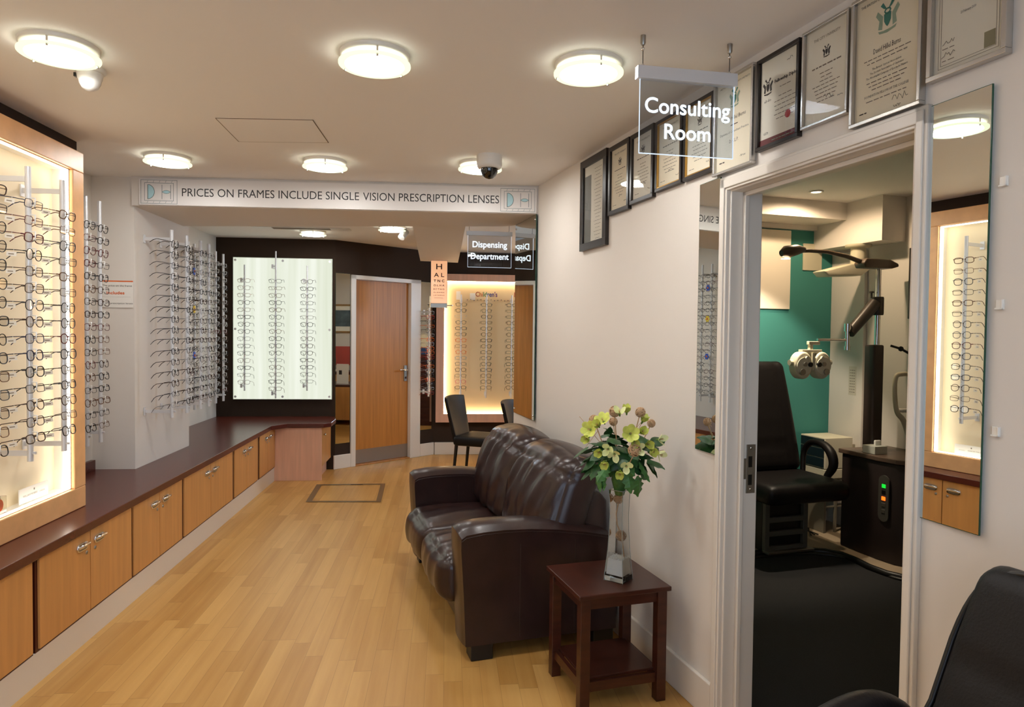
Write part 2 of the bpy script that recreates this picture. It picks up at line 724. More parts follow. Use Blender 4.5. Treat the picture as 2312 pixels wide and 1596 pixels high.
# skirting boards
mb = MB()
mb.box(-1.7, 1.306, 0, .016, 0, .14)
mb.box(2.158, 4.66, 0, .016, 0, .14)
mb.box(4.643, 4.66, -.12, 0, 0, .14)
struct('baseboard_right', mb, M_WHITE, .004, loc=RW(0, 0, 0), rotz=RWA)
mb = MB()
mb.box(-.02, .182, -.018, 0, 0, .145)
mb.box(1.104, DL - .02, -.018, 0, 0, .145)
struct('baseboard_angled', mb, M_WHITE, .004, loc=DA, rotz=DR)
mb = MB()
mb.box(-.13, 2.69, 8.06, 8.08, 0, .145)
struct('baseboard_end', mb, M_WHITE, .004)

# doorway to the consulting room: lining, stop and moulded architrave
mb = MB()
for s0, s1 in ((2.113, 2.157), (1.298, 1.338)):
    mb.box(s0, s1, 0, .016, 0, 2.0)
    mb.box(s0 + .010, s1 - .008, .016, .022, 0, 1.99)
mb.box(1.298, 2.157, 0, .016, 1.95, 2.0)
mb.box(1.308, 2.147, .016, .022, 1.958, 1.99)
for s0, s1 in ((2.105, 2.125), (1.33, 1.343)):
    mb.box(s0, s1, -.13, .002, 0, 1.96)
mb.box(1.33, 2.125, -.13, .002, 1.945, 1.965)
mb.box(2.088, 2.105, -.062, -.045, 0, 1.945)
mb.box(1.343, 2.105, -.062, -.045, 1.93, 1.945)
struct('trim_doorway', mb, M_WHITE, .003, loc=RW(0, 0, 0), rotz=RWA)
o = thing('strike_plate', 'grey metal strike plate let into the left jamb of the consulting room doorway', 'strike plate', RW(2.105, -.07, .86), RWA)
mb = MB()
mb.box(-.003, .0, -.05, -.012, 0, .178)
mb.box(-.003, .0, -.012, .005, .052, .128)
mb.obj('plate', M_SATIN, o, .001)
mb = MB()
mb.box(-.0036, -.003, -.036, -.02, .03, .068)
mb.box(-.0036, -.003, -.036, -.02, .095, .135)
mb.obj('keep_slot', M_BLACK, o)
for z in (.015, .165):
    mb = MB()
    mb.lathe([(0, -.0042), (.004, -.0038), (.0045, -.003)], 10, c=(0, -.031, z), axis='x')
    mb.obj('screw', M_CHROME, o)

# oak door in the angled wall, with its white frame
mb = MB()
mb.box(.182, .240, -.02, .11, 0, 2.035)
mb.box(.960, 1.103, -.02, .0, 0, 2.035)
mb.box(.960, .985, 0, .11, 0, 2.0)
mb.box(.182, 1.103, -.02, .11, 1.99, 2.035)
struct('trim_door', mb, M_WHITE, .004, loc=DA, rotz=DR)
mb = MB()
mb.box(.183, 1.0, -.015, .13, 0, .010)
struct('trim_threshold', mb, M_OAK, .002, loc=DA, rotz=DR)
d = bpy.data.objects.new('door_1', None)
COL.objects.link(d)
d.location = DA
d.rotation_euler = (0, 0, DR)
d['kind'] = 'structure'
d['label'] = 'tall oak veneered door with a metal kick plate, in the angled wall'
mb = MB()
mb.box(.242, .958, .03, .074, .012, 1.988)
mb.obj('leaf', M_OAK, d, .002)
mb = MB()
mb.box(.244, .956, .0275, .030, .018, .165)
mb.obj('kick_plate', M_SATIN, d)
mb = MB()
mb.box(.90, .945, .022, .030, .88, 1.06)
hp = mb.obj('handle_plate', M_SATIN, d, .002)
mb = MB()
mb.tube([(.922, .024, 1.01), (.922, -.02, 1.01), (.91, -.026, 1.01), (.81, -.026, 1.012)], .009, 8)
mb.obj('lever', M_CHROME, hp)
mb = MB()
mb.lathe([(.014, -.004), (.014, 0)], 16, c=(.922, .022, .92), axis='y')
mb.obj('lock_turn', M_CHROME, hp)
mb = MB()

# ================================================================ fascia sign on the bulkhead
bu = (BB - BA).normalized()
o = thing('fascia_sign', 'long white sign board about prices on frames, along the bulkhead', 'sign', BA + bu * .05 + Vector((0, 0, 2.203)), math.atan2(bu.y, bu.x))
LN = 2.47
mb = MB()
mb.box(0, LN, -.014, 0, 0, .164)
mb.obj('board', mat('sign_white', (228, 224, 220), .45), o, .002)


def fx(px):                      # photo column on the sign -> place along the board
    return (px - 315) / (1216 - 315) * LN


M_LOGO = mat('logo_line', (110, 125, 125), .6)
M_LOGOB = mat('logo_blue', (176, 214, 220), .5)
for x0, x1 in ((.012, .232), (LN - .232, LN - .012)):
    mb = MB()
    z0, z1 = .008, .155
    y = -.0146

    def frame(a, b, c, d, t, mi=0):
        mb.box(a, b, y, y + .0005, c, c + t, mi)
        mb.box(a, b, y, y + .0005, d - t, d, mi)
        mb.box(a, a + t, y, y + .0005, c, d, mi)
        mb.box(b - t, b, y, y + .0005, c, d, mi)
    frame(x0, x1, z0, z1, .0022)
    frame(x0 + .022, x1 - .022, z0 + .018, z1 - .018, .0022)
    for k in range(1, 6):
        a = x0 + (x1 - x0) * k / 6
        for c in (z0 + .004, z1 - .016):
            mb.add([(a, y, c), (a + .002, y, c), (a + .008, y, c + .012), (a + .006, y, c + .012)], [(0, 1, 2, 3)])
    cx = x0 + .042
    zc = (z0 + z1) / 2
    R = .044
    pts = [(cx, y, zc - R)] + [(cx + R * .92 * math.cos(a), y, zc + R * math.sin(a)) for a in [-PI / 2 + PI * k / 18 for k in range(19)]] + [(cx, y, zc + R)]
    mb.add(pts, [tuple(range(len(pts)))], 1)
    arc = [(cx, y - .0004, zc - R)] + [(cx + R * .92 * math.cos(-PI / 2 + PI * k / 18), y - .0004, zc + R * math.sin(-PI / 2 + PI * k / 18)) for k in range(19)]
    mb.tube(arc, .0016, 4, 0, True)
    hx0, hx1 = x0 + .128, x0 + .180
    for h in (hx0, hx1):
        mb.box(h - .0014, h + .0014, y, y + .0005, zc - R, zc + R)
    eye = []
    for k in range(13):
        a = hx0 + (hx1 - hx0) * k / 12
        eye.append((a, y, zc + .010 * math.sin(PI * k / 12)))
    low = []
    for k in range(1, 12):
        a = hx1 - (hx1 - hx0) * k / 12
        low.append((a, y, zc - .010 * math.sin(PI * k / 12)))
    mb.add(eye + low, [tuple(range(len(eye + low)))], 1)
    mb.tube([(p[0], y - .0004, p[2]) for p in eye + low], .0011, 4, 0, True)
    mb.obj('logo', [M_LOGO, M_LOGOB], o)
mb = MB()
xs = fx(410)
put_text(mb, 'PRICES ON FRAMES INCLUDE SINGLE', (fx(410), -.0146, .058), (1, 0, 0), (0, 0, 1), .05, fx(806) - fx(410), 'l')
put_text(mb, 'VISION PRESCRIPTION LENSES', (fx(815), -.0146, .058), (1, 0, 0), (0, 0, 1), .05, fx(1128) - fx(815), 'l')
mb.obj('lettering', mat('sign_black', (44, 44, 46), .6), o)

# ================================================================ ceiling lamps
M_GLASSLAMP = glow('lit_glass_disc', (255, 253, 250), LAMP)
M_GLASSTOP = glow('lit_glass_top', (255, 252, 236), LAMP * .32)
M_GLASSRIM = glow('lit_glass_rim', (246, 250, 214), 1.25)


def ceiling_lamp(x, y, label):
    o = thing('ceiling_light', label, 'ceiling light', (x, y, Z), 0.7, 'round glass ceiling lights')
    MB().lathe([(.118, -.0), (.118, -.012), (.112, -.016), (0, -.016)], 40).obj('base_ring', M_WHITE, o)
    MB().lathe([(.100, -.040), (0, -.044)], 40).lathe([(.1, -.040), (.100, -.033), (0, -.033)], 40, 1).obj('glass_disc', [M_GLASSLAMP, M_GLASSTOP], o)
    MB().lathe([(.100, -.033), (.122, -.033), (.122, -.038), (.100, -.038)], 40).obj('glass_rim', M_GLASSRIM, o)
    for k in range(3):
        a = 2 * PI * k / 3
        c, s_ = math.cos(a) * .112, math.sin(a) * .112
        MB().tube([(c, s_, -.01), (c, s_, -.046)], .004, 8).obj('clip', M_CHROME, o)


for x, y, t in ((-1.297, 2.454, 'round glass ceiling light at the left, beside the white dome camera'),
                (-.252, 2.404, 'round glass ceiling light in the middle of the front row'),
                (.488, 2.391, 'round glass ceiling light just left of the hanging consulting room sign'),
                (-1.528, 3.942, 'round glass ceiling light over the left end of the price sign'),
                (-.681, 3.922, 'round glass ceiling light over the middle of the price sign'),
                (.179, 3.851, 'round glass ceiling light half behind the dark dome camera'),
                (-1.263, 6.649, 'round glass ceiling light above the lit glass panel of spectacles'),
                (-.494, 6.24, 'round glass ceiling light beyond the bulkhead, beside the small spotlight'),
                (1.5, 6.4, 'hidden round glass ceiling light added to light the dispensing desks'),  # out of sight, added to light the dispensing area
                (-.9, .45, 'round glass ceiling light added behind the camera, over the left of the shop front'),  # this one and the next: behind the camera, added for illumination
                (.45, .3, 'round glass ceiling light added behind the camera, over the right of the shop front')):
    ceiling_lamp(x, y, t)

# hatch in the ceiling
o = thing('access_hatch', 'square flush access hatch in the cream ceiling', 'ceiling hatch', (-.83, 3.38, Z), 0)
pts = [(-1.035, 3.2), (-.605, 3.17), (-.598, 3.535), (-1.045, 3.575)]
mb = MB()
mb.prism([(a + .83, b - 3.38) for a, b in pts], 2, -.002, .0)
mb.obj('panel', M_CEIL, o)
mb = MB()
loc = [Vector((a + .83, b - 3.38, -.0015)) for a, b in pts]
for i, q in enumerate((.0012, .0022, .0012, .0022)):
    mb.tube([loc[i], loc[(i + 1) % 4]], q, 4)
mb.obj('seam', mat('hatch_seam', (120, 100, 80), .8), o)

# dome cameras
o = thing('dome_camera', 'small white dome security camera beside the left ceiling light', 'security camera', (-1.303, 2.661, Z))
MB().lathe([(.052, 0), (.052, -.014), (.046, -.018)], 28).obj('base', M_WHITEP, o)
MB().lathe([(.044, -.016), (.041, -.036), (.036, -.046)], 28).obj('collar', M_WHITEP, o)
MB().lathe([(.037, -.044), (.035, -.055), (.026, -.071), (.013, -.08), (0, -.083)], 24).obj('dome', M_WHITEP, o)
MB().box(-.047, -.038, -.02, -.005, -.036, -.022).obj('lens_window', M_BLACK, o)
o = thing('dome_camera', 'security camera with a dark glossy dome, in front of a ceiling light', 'security camera', (.22, 3.68, Z))
MB().lathe([(.068, 0), (.068, -.052), (.062, -.066), (.052, -.07)], 32).obj('housing', M_WHITEP, o)
MB().lathe([(.047, -.068), (.046, -.085), (.036, -.108), (.02, -.12), (0, -.125)], 28).obj('dome', mat('smoked_dome', (8, 8, 9), .06, coat=.6), o)
# spotlight and vent beyond the bulkhead
o = thing('spotlight', 'small chrome spotlight on the ceiling beyond the bulkhead', 'spotlight', (-.40, 6.30, Z))
MB().lathe([(.035, 0), (.035, -.012), (.012, -.016)], 20).obj('base', M_CHROME, o)
MB().tube([(0, 0, -.012), (.01, 0, -.04)], .008, 8).obj('stem', M_CHROME, o)
MB().tube([(.03, .03, -.03), (0, -.01, -.07), (-.012, -.026, -.088)], [.026, .03, .032], 16).obj('shade', M_SATIN, o)
MB().tube([(-.012, -.026, -.088), (-.016, -.031, -.096)], .03, 16).obj('lamp', M_WHITEP, o)
o = thing('ceiling_vent', 'long white slotted vent in the ceiling above the lit glass panel', 'vent', (-1.33, 6.46, Z))
MB().box(-.44, .44, -.06, .06, -.008, 0).obj('frame', M_WHITEP, o)
mb = MB()
for k in range(5):
    mb.box(-.26, .26, -.045 + k * .02, -.035 + k * .02, -.0095, -.008)
mb.obj('slots', M_GREYINK, o)

# ================================================================ joinery along the left wall
FX = -1.62                       # face of the cupboards
mb = MB()
mb.box(FX - .02, FX - .008, .3, 6.70, 0, .128)
struct('baseboard_left', mb, M_WHITE)


def handle_bits(parent, x, y, z):
    """chrome cup pull and lock on a cupboard door that faces +x"""
    mb = MB()
    n = 12
    out = []
    for k in range(n):
        a = 2 * PI * k / n
        out.append((y + .046 * math.copysign(abs(math.cos(a)) ** .6, math.cos(a)), z + .020 * math.copysign(abs(math.sin(a)) ** .6, math.sin(a))))
    mb.prism(out, 0, x, x + .006, 0)
    mb.tube([(x + .006, y - .038, z + .004), (x + .018, y - .03, z + .009), (x + .018, y + .03, z + .009), (x + .006, y + .038, z + .004)], .008, 8)
    h = mb.obj('handle', M_CHROME, parent, .001)
    mb = MB()
    mb.prism([(a * .8 + y * .2, (b - z) * .55 + z - .004) for a, b in out], 0, x + .006, x + .0066)
    mb.obj('recess', M_SATIN, h)


def lock_bit(parent, x, y, z):
    MB().lathe([(.0085, 0), (.0085, .003), (0, .003)], 14, c=(x, y, z), axis='x').obj('lock', M_SATIN, parent)


units = [(1.18, 2.018, 'farthest left at the front'), (2.035, 2.849, 'cut by the left edge'),
         (2.888, 3.703, 'under the far corner of the lit cabinet'), (3.722, 4.387, 'below the white alcove'),
         (4.416, 5.394, 'below the white pillar'), (5.436, 6.098, 'second from the inner corner'), (6.155, 6.69, 'at the inner corner')]
names = ['beech double cupboard of the low run, nearest the shop front', 'beech double cupboard of the low run cut off by the left edge',
         'beech double cupboard below the far corner of the lit cabinet', 'beech double cupboard of the low run, below the alcove',
         'beech double cupboard of the low run, below the white pillar', 'beech double cupboard of the low run, second from the inner corner',
         'narrow beech double cupboard at the inner corner of the low run']
for (y0, y1, _), nm in zip(units, names):
    o = thing('cupboard', nm, 'cupboard', (FX, (y0 + y1) / 2, .128), 0, 'beech cupboards under the worktop')
    h = (y1 - y0) / 2
    mb = MB()
    mb.box(-.22, -.010, -h - .012, h + .012, 0, .386)
    mb.obj('carcass', M_TRIMRED, o)
    mid = {2.888: 3.287, 3.722: 4.051, 4.416: 4.899, 5.436: 5.757, 6.155: 6.428}.get(y0, (y0 + y1) / 2) - (y0 + y1) / 2
    for a, b, inner in ((-h + .004, mid - .003, mid - .075), (mid + .003, h - .004, mid + .075)):
        mb = MB()
        mb.box(-.010, .0, a, b, .012, .384)
        d_ = mb.obj('door', M_BEECH, o, .0015)
        handle_bits(d_, .0, inner, .326)
        lock_bit(d_, .0, inner + (.04 if inner < mid else -.035), .288)
# end cupboard: pink side panel facing the room and one narrow door
o = thing('cupboard', 'end cupboard with a wide pale pink side panel, beside the oak door', 'cupboard', (-1.40, 6.95, 0))
mb = MB()
mb.box(-.232, .215, -.26, -.242, 0, .508)
mb.obj('side_panel', M_PINK, o, .001)
mb = MB()
mb.box(-.225, .20, -.242, .27, .12, .506)
mb.box(-.225, .17, -.242, .27, 0, .12)
mb.obj('carcass', M_PINK, o)
mb = MB()
mb.box(.20, .214, -.236, .268, .13, .504)
d_ = mb.obj('door', M_BEECH, o, .001)
MB().lathe([(.008, 0), (.008, .012), (.014, .016), (.014, .022), (0, .026)], 14, c=(.214, -.16, .43), axis='x').obj('knob', M_CHROME, d_)
# worktop, one continuous slab
o = thing('worktop', 'long mahogany coloured worktop over the beech cupboards, turning along the back wall', 'worktop', (FX, 3.5, .514))
mb = MB()
pl = [(-1.877, .3), (-1.605, .3), (-1.605, 6.50), (-1.50, 6.655), (-1.16, 6.655), (-1.10, 6.715), (-1.10, 7.0), (-1.16, 7.235), (-2.335, 7.235), (-2.335, 5.402), (-1.943, 5.402), (-1.943, 4.493), (-2.195, 4.493), (-2.195, 3.702), (-1.877, 3.702)]
mb.prism([(a - FX, b - 3.5) for a, b in pl], 2, 0, .040)
mb.obj('slab', M_TOP, o, .003)
mb = MB()
mb.box(-2.198 - FX, -2.17 - FX, 3.71 - 3.5, 4.47 - 3.5, .040, .103)
mb.obj('upstand', M_TOP, o, .002)

# ================================================================ lit display cabinet on the left wall
o = thing('display_cabinet', 'tall wooden framed display cabinet on the left wall, lit inside', 'display cabinet', (-1.876, 2.0, .555))
Y0, Y1 = .55, 3.565
zt = 2.289 - .555
mb = MB()
yy0, yy1 = Y0 - 2, Y1 - 2
mb.box(.0, .099, yy0, yy1, 0, .103)
mb.box(.0, .099, yy0, yy1, zt - .098, zt)
mb.box(.0, .099, yy0, yy0 + .098, .103, zt - .098)
mb.box(.0, .099, yy1 - .098, yy1, .103, zt - .098)
mb.obj('frame', M_FRAME, o, .004)
mb = MB()
mb.box(.001, .006, yy0 + .098, yy1 - .098, .103, zt - .098)
mb.obj('back_board', M_YELLOW, o)
mb = MB()
mb.box(.006, .081, yy0 + .099, yy0 + .103, .104, zt - .099)
mb.box(.006, .081, yy1 - .103, yy1 - .099, .104, zt - .099)
mb.box(.006, .081, yy0 + .099, yy1 - .099, zt - .103, zt - .099)
mb.box(.006, .081, yy0 + .099, yy1 - .099, .104, .107)
mb.obj('lining', mat('gloss_white_lining', (240, 236, 226), .25), o)
mb = MB()
mb.box(.070, .081, yy0 + .104, yy1 - .104, zt - .110, zt - .104)
mb.box(.070, .081, yy0 + .104, yy1 - .104, .108, .113)
mb.box(.058, .081, yy1 - .112, yy1 - .104, .11, zt - .11)
mb.box(.058, .081, yy0 + .104, yy0 + .112, .11, zt - .11)
mb.obj('light_strip', M_LEDW, o)

# ================================================================ spectacles on rods
SHAPES = [(.051, .035, 3.0), (.049, .039, 2.5), (.053, .030, 3.8), (.047, .040, 2.2), (.052, .033, 2.9)]
TINTS = {'black': (18, 17, 18), 'dark brown': (58, 34, 22), 'tortoiseshell': (96, 58, 26), 'gunmetal': (70, 72, 76), 'silver': (170, 170, 172),
         'burgundy': (92, 26, 32), 'navy': (26, 34, 66), 'orange': (232, 110, 30), 'pink': (226, 120, 130), 'red': (186, 36, 36), 'clear': (222, 216, 206), 'green': (120, 170, 130)}


def tint(c):
    return mat('spectacle_' + c.replace(' ', '_'), TINTS[c], .25 if c not in ('gunmetal', 'silver') else .3, .8 if c in ('gunmetal', 'silver') else 0.)


def lens_ring(cx, w_, h_, e, n=20, lens=False):
    out = []
    for k in range(n):
        a = 2 * PI * k / n
        c, s_ = math.cos(a), math.sin(a)
        out.append((cx + w_ / 2 * math.copysign(abs(c) ** (2 / e), c), -abs(cx) * .06 - (.02 * (cx + w_ / 2 * c)) * 0, h_ / 2 * math.copysign(abs(s_) ** (2 / e), s_) - (.003 if s_ < 0 else 0)))
    return out


def front_mb(sh, r, mb=None, seg=5, n=20):
    w_, h_, e = SHAPES[sh]
    mb = mb or MB()
    cx = w_ / 2 + .009
    for sg in (-1, 1):
        mb.tube(lens_ring(sg * cx, w_, h_, e, n), r, seg, 0, True)
        mb.tube([(sg * (cx + w_ * .49), -.003, h_ * .2), (sg * (cx + w_ * .5 + .006), -.006, h_ * .22), (sg * (cx + w_ * .5 + .007), -.013, h_ * .22)], r * 1.3, 5, 0)
    mb.tube([(-.010, -.001, h_ * .12), (-.004, .002, h_ * .2), (.004, .002, h_ * .2), (.010, -.001, h_ * .12)], r * 1.15, 5, 0)
    return mb


def temple_mb(sh, sg, r, mb=None, seg=5):
    w_, h_, e = SHAPES[sh]
    mb = mb or MB()
    x = sg * (w_ * 1.0 + .016)
    z = h_ * .22
    mb.tube([(x, -.010, z), (x, -.05, z + .001), (x - sg * .002, -.095, z), (x - sg * .004, -.115, z - .010), (x - sg * .006, -.135, z - .030)], [r, r * 1.2, r * 1.2, r * 1.4, r * 1.1], seg, 0)
    return mb


GM = {}


def gmesh(key, fn, mats):
    if key not in GM:
        GM[key] = fn().mesh(key[0], mats)
    return GM[key]


def link(name, me, parent):
    o = bpy.data.objects.new(name, me)
    COL.objects.link(o)
    o.parent = parent
    return o


ORD = ['first', 'second', 'third', 'fourth', 'fifth', 'sixth', 'seventh', 'eighth', 'ninth', 'tenth', 'eleventh', 'twelfth', 'thirteenth', 'fourteenth', 'fifteenth', 'sixteenth', 'seventeenth', 'eighteenth', 'nineteenth', 'twentieth']


def spectacles(loc, rotz, rx, colour, sh, label, group, detail):
    m = tint(colour)
    r = [.0017, .0022, .0014, .0019, .0023][sh]
    if detail == 0:
        me = gmesh(('spectacles', sh, colour), lambda: temple_mb(sh, 1, .0014, temple_mb(sh, -1, .0014, front_mb(sh, r, None, 4, 16), 4), 4), m)
        o = bpy.data.objects.new('spectacles', me)
        COL.objects.link(o)
        o.location = loc
        o.rotation_euler = (rx, 0, rotz)
        return tag(o, label, 'spectacles', group)
    o = thing('spectacles', label, 'spectacles', loc, rotz, group, rx)
    link('rim', gmesh(('rim', sh, colour), lambda: front_mb(sh, r), m), o)
    for sg in (-1, 1):
        link('temple', gmesh(('temple', sh, colour, sg), lambda: temple_mb(sh, sg, .0016), m), o)
    if detail > 1:
        for sg in (-1, 1):
            w_, h_, e = SHAPES[sh]

            def lens():
                ring = lens_ring(sg * (w_ / 2 + .009), w_, h_, e, 20)
                return MB().add(ring, [tuple(range(20))])
            link('lens', gmesh(('lens', sh, sg), lens, M_LENS), o)
    if detail > 2:
        def tagm():
            x = SHAPES[sh][0] + .0185
            mb = MB().box(x, x + .001, -.070, -.034, -.016, .001)
            mb.box(x + .001, x + .0013, -.063, -.043, -.010, -.006, 1)
            mb.tube([(x, -.045, .001), (x, -.045, .012)], .0008, 4)
            return mb
        link('price_tag', gmesh(('price_tag', sh), tagm, [M_PAPER, M_GREYINK]), o)
    return o


def holder_mesh():
    def f():
        mb = MB()
        mb.tube([(.006, .004, -.002), (.006, .024, -.002), (.006, .025, .028), (.006, .006, .028)], .0026, 6)
        mb.tube([(-.006, .018, -.004), (.010, .018, -.002)], .0028, 6)
        return mb
    return gmesh(('holder',), f, M_ACRY if False else mat('frosted_holder', (240, 240, 238), .25))


def rod(label, base, top, rotz, zs, specs, arm, group, place, rad=.0112, detail=0, arms=(.05, .05), specgroup=None, m=None, side_arm=False):
    """vertical rod with brackets to the wall behind, a holder for each pair, and the pairs themselves.
    local +y is the way the spectacles face"""
    o = thing('display_rod', label, 'display rod', base, rotz, group)
    h = top - base[2]
    m = m or M_ALU
    MB().lathe([(rad, 0), (rad, h)], 12).obj('pole', m, o)
    for z in (arms[0], h - arms[1]):
        mb = MB()
        if side_arm:
            mb.tube([(0, 0, z), (.035, -.012, z)], .004, 6)
            mb.box(.028, .046, -arm, -.01, z - .02, z + .02)
        else:
            mb.box(-.004, .004, -arm + .004, 0, z - .011, z + .011)
            mb.box(-.014, .014, -arm, -arm + .006, z - .026, z + .026)
        mb.obj('bracket', m, o, .001)
    MB().tube([(0, .004, arms[0]), (0, .022, arms[0])], .006, 10).obj('end_knob', m, o)
    hm = holder_mesh()
    R = Matrix.Rotation(rotz, 4, 'Z')
    for i, z in enumerate(zs):
        c = link('holder', hm, o)
        c.location = (0, rad * .5, z - base[2])
        col, sh = specs(i)
        k = (z - 1.50)
        rx = max(-.16, min(.42, -k * .34)) + random.uniform(-.03, .03)
        p = Vector(base) + R @ Vector((0, rad * .5 + .018, 0))
        spectacles((p.x, p.y, z + .004), rotz + random.uniform(-.06, .06), rx, col, sh,
                   '%s spectacles, %s from the top on %s' % (col, ORD[i], place), specgroup, detail)
    return o


def palette(*cs, seed=0):
    rnd = random.Random(seed)
    seq = [(rnd.choice(cs), rnd.randrange(5)) for _ in range(24)]
    return lambda i: seq[i]


def spread(a, b, n):
    return [a + (b - a) * i / (n - 1) for i in range(n)]


EAST = -PI / 2
# three rods in the lit cabinet
for y, (za, zb), nm, pl in ((2.743, (1.95, .96), 'nearest', palette('black', 'dark brown', 'gunmetal', 'black', 'tortoiseshell', seed=1)),
                            (2.978, (1.932, .978), 'middle', palette('black', 'dark brown', 'gunmetal', 'black', 'navy', 'burgundy', seed=5)),
                            (3.228, (1.929, .976), 'farthest', palette('black', 'dark brown', 'gunmetal', 'black', 'navy', 'tortoiseshell', 'burgundy', 'tortoiseshell', seed=9))):
    rod('%s silver display rod of three in the lit cabinet' % nm, (-1.70, y, .884), 2.088, EAST, spread(za, zb, 15), pl, .170,
        'display rods in the lit cabinet', 'the %s rod in the lit cabinet' % nm, detail=3, arms=(.034, .05), specgroup='spectacles in the lit cabinet')
# two rods in the alcove behind the cabinet
for y, nm, sd in ((4.13, 'left', 21), (4.285, 'right', 22)):
    rod('%s display rod in the white alcove behind the lit cabinet' % nm, (-2.05, y, .757), 2.187, EAST, spread(2.02, .86, 17),
        palette('black', 'black', 'dark brown', 'burgundy', 'tortoiseshell', seed=sd), .15, 'display rods in the alcove', 'the %s rod in the alcove' % nm, detail=1, arms=(.06, .13), specgroup='spectacles in the alcove')
# four rods on the white pillar
for y, nm, sd in ((4.628, 'nearest', 31), (4.884, 'second', 32), (5.146, 'third', 33), (5.318, 'farthest', 34)):
    rod('%s display rod on the side of the white pillar' % nm, (-1.772, y, .862), 2.076, EAST, spread(1.98, .945, 16),
        palette('black', 'gunmetal', 'dark brown', 'silver', 'gunmetal', seed=sd), .172, 'display rods on the pillar', 'the %s rod on the pillar' % nm, detail=1, arms=(.04, .06), specgroup='spectacles on the pillar')
# four rods in the recess beyond it
for y, nm, sd in ((6.01, 'nearest', 44), (6.155, 'second', 41), (6.705, 'third', 42), (6.925, 'farthest', 43)):
    rod('%s display rod in the recess beyond the pillar' % nm, (-2.17, y, .742), 2.176, EAST, spread(2.05, .85, 18),
        palette('black', 'gunmetal', 'silver', 'dark brown', 'burgundy', 'gunmetal', seed=sd), .168, 'display rods in the recess', 'the %s rod in the recess' % nm, detail=0, arms=(.06, .1), specgroup='spectacles in the recess')

# bright flower clips on the nearest of those rods, seen in the mirror by the doorway
for z, c, rgb in ((1.927, 'upper blue', (40, 84, 190)), (1.607, 'yellow', (236, 206, 50)), (1.219, 'lower blue', (40, 84, 190))):
    o = thing('flower_clip', '%s toy flower on the rod reflected in the narrow mirror left of the doorway' % c, 'toy flower', (-2.125, 6.01, z), EAST)
    mb = MB()
    for k in range(6):
        a = PI / 3 * k
        mb.ball((.022 * math.cos(a), .006, .022 * math.sin(a)), (.013, .004, .013), 0, 8)
    mb.obj('petals', mat('toy_' + c.split()[-1], rgb, .4), o)
    MB().ball((0, .009, 0), (.011, .006, .011), 0, 8).obj('centre', mat('toy_orange', (226, 110, 40), .4), o)

# lit glass panel on the dark back wall
o = thing('light_panel', 'large backlit frosted glass panel on the dark brown back wall', 'light panel', (-1.67, 7.235, .73))
mb = MB()
mb.box(-.495, .495, -.028, -.006, 0, 1.45)
mb.obj('frosted_glass', [mat('frosted_lit', (220, 232, 216), .15)], o, .002)
# softly uneven tube light behind the glass
m = bpy.data.materials.new('panel_glow')
m.use_nodes = True
nt = m.node_tree
nt.nodes.remove(nt.nodes['Principled BSDF'])
e = nt.nodes.new('ShaderNodeEmission')
tc = nt.nodes.new('ShaderNodeTexCoord')
mp = nt.nodes.new('ShaderNodeMapping')
mp.inputs['Scale'].default_value = (9, 1, .35)
ns = nt.nodes.new('ShaderNodeTexNoise')
ns.inputs['Scale'].default_value = 1.2
rp = nt.nodes.new('ShaderNodeValToRGB')
rp.color_ramp.elements[0].position = .3
rp.color_ramp.elements[1].position = .7
rp.color_ramp.elements[0].color = (*lin((222, 228, 206)), 1)
rp.color_ramp.elements[1].color = (*lin((242, 246, 232)), 1)
for a, b in ((tc.outputs['Object'], mp.inputs[0]), (mp.outputs[0], ns.inputs['Vector']), (ns.outputs['Fac'], rp.inputs[0]), (rp.outputs[0], e.inputs[0]), (e.outputs[0], nt.nodes['Material Output'].inputs[0])):
    nt.links.new(a, b)
e.inputs[1].default_value = 1.02
mb = MB()
mb.box(-.490, .490, -.0286, -.028, .005, 1.445)
mb.obj('lit_face', m, o)
for x, z in ((-.47, .03), (0, .03), (.47, .03), (-.47, .72), (.47, .72), (-.47, 1.42), (0, 1.42), (.47, 1.42)):
    MB().lathe([(.012, -.036), (.012, -.006)], 14, c=(x, 0, z), axis='y').obj('standoff', M_ALU, o)
SOUTH = PI
for x, zb, ztp, nm, sd, n, za, ze in ((-2.016, .829, 2.092, 'left', 51, 15, 1.93, .915), (-1.712, .753, 2.233, 'middle', 52, 16, 1.93, .85), (-1.403, .831, 2.095, 'right', 53, 15, 1.93, .925)):
    cs = ('silver', 'clear', 'gunmetal', 'clear') if nm == 'left' else (('black', 'gunmetal', 'gunmetal', 'tortoiseshell') if nm == 'middle' else ('black', 'dark brown', 'gunmetal', 'black'))
    rod('%s display rod of three in front of the backlit glass panel' % nm, (x, 7.09, zb), ztp, SOUTH, spread(za, ze, n), palette(*cs, seed=sd), .115,
        'display rods on the backlit panel', 'the %s rod of the backlit panel' % nm, rad=.008, arms=(.05, .15), specgroup='spectacles on the backlit panel', side_arm=True)

# ================================================================ mirrors
def mirror(label, loc, rotz, x0, x1, h, clips=True, t=.005, M=None, group='frameless wall mirrors'):
    o = thing('mirror', label, 'mirror', loc, rotz)
    mb = MB()
    mb.box(x0, x1, .001, t, 0, h)
    mb.obj('edge_glass', M_MIRE, o)
    mb = MB()
    e_ = .0015
    mb.add([(x1 - e_, t + .0003, e_), (x0 + e_, t + .0003, e_), (x0 + e_, t + .0003, h - e_), (x1 - e_, t + .0003, h - e_)], [(0, 1, 2, 3)])
    mb.obj('glass', M_MIRROR, o)
    if clips:
        for x in (x0 + .02, x1 - .02):
            for z in (.03, h - .03):
                MB().lathe([(.006, t), (.006, t + .004), (0, t + .005)], 12, c=(x, 0, z), axis='y').obj('screw_cap', M_CHROME, o)
    return o


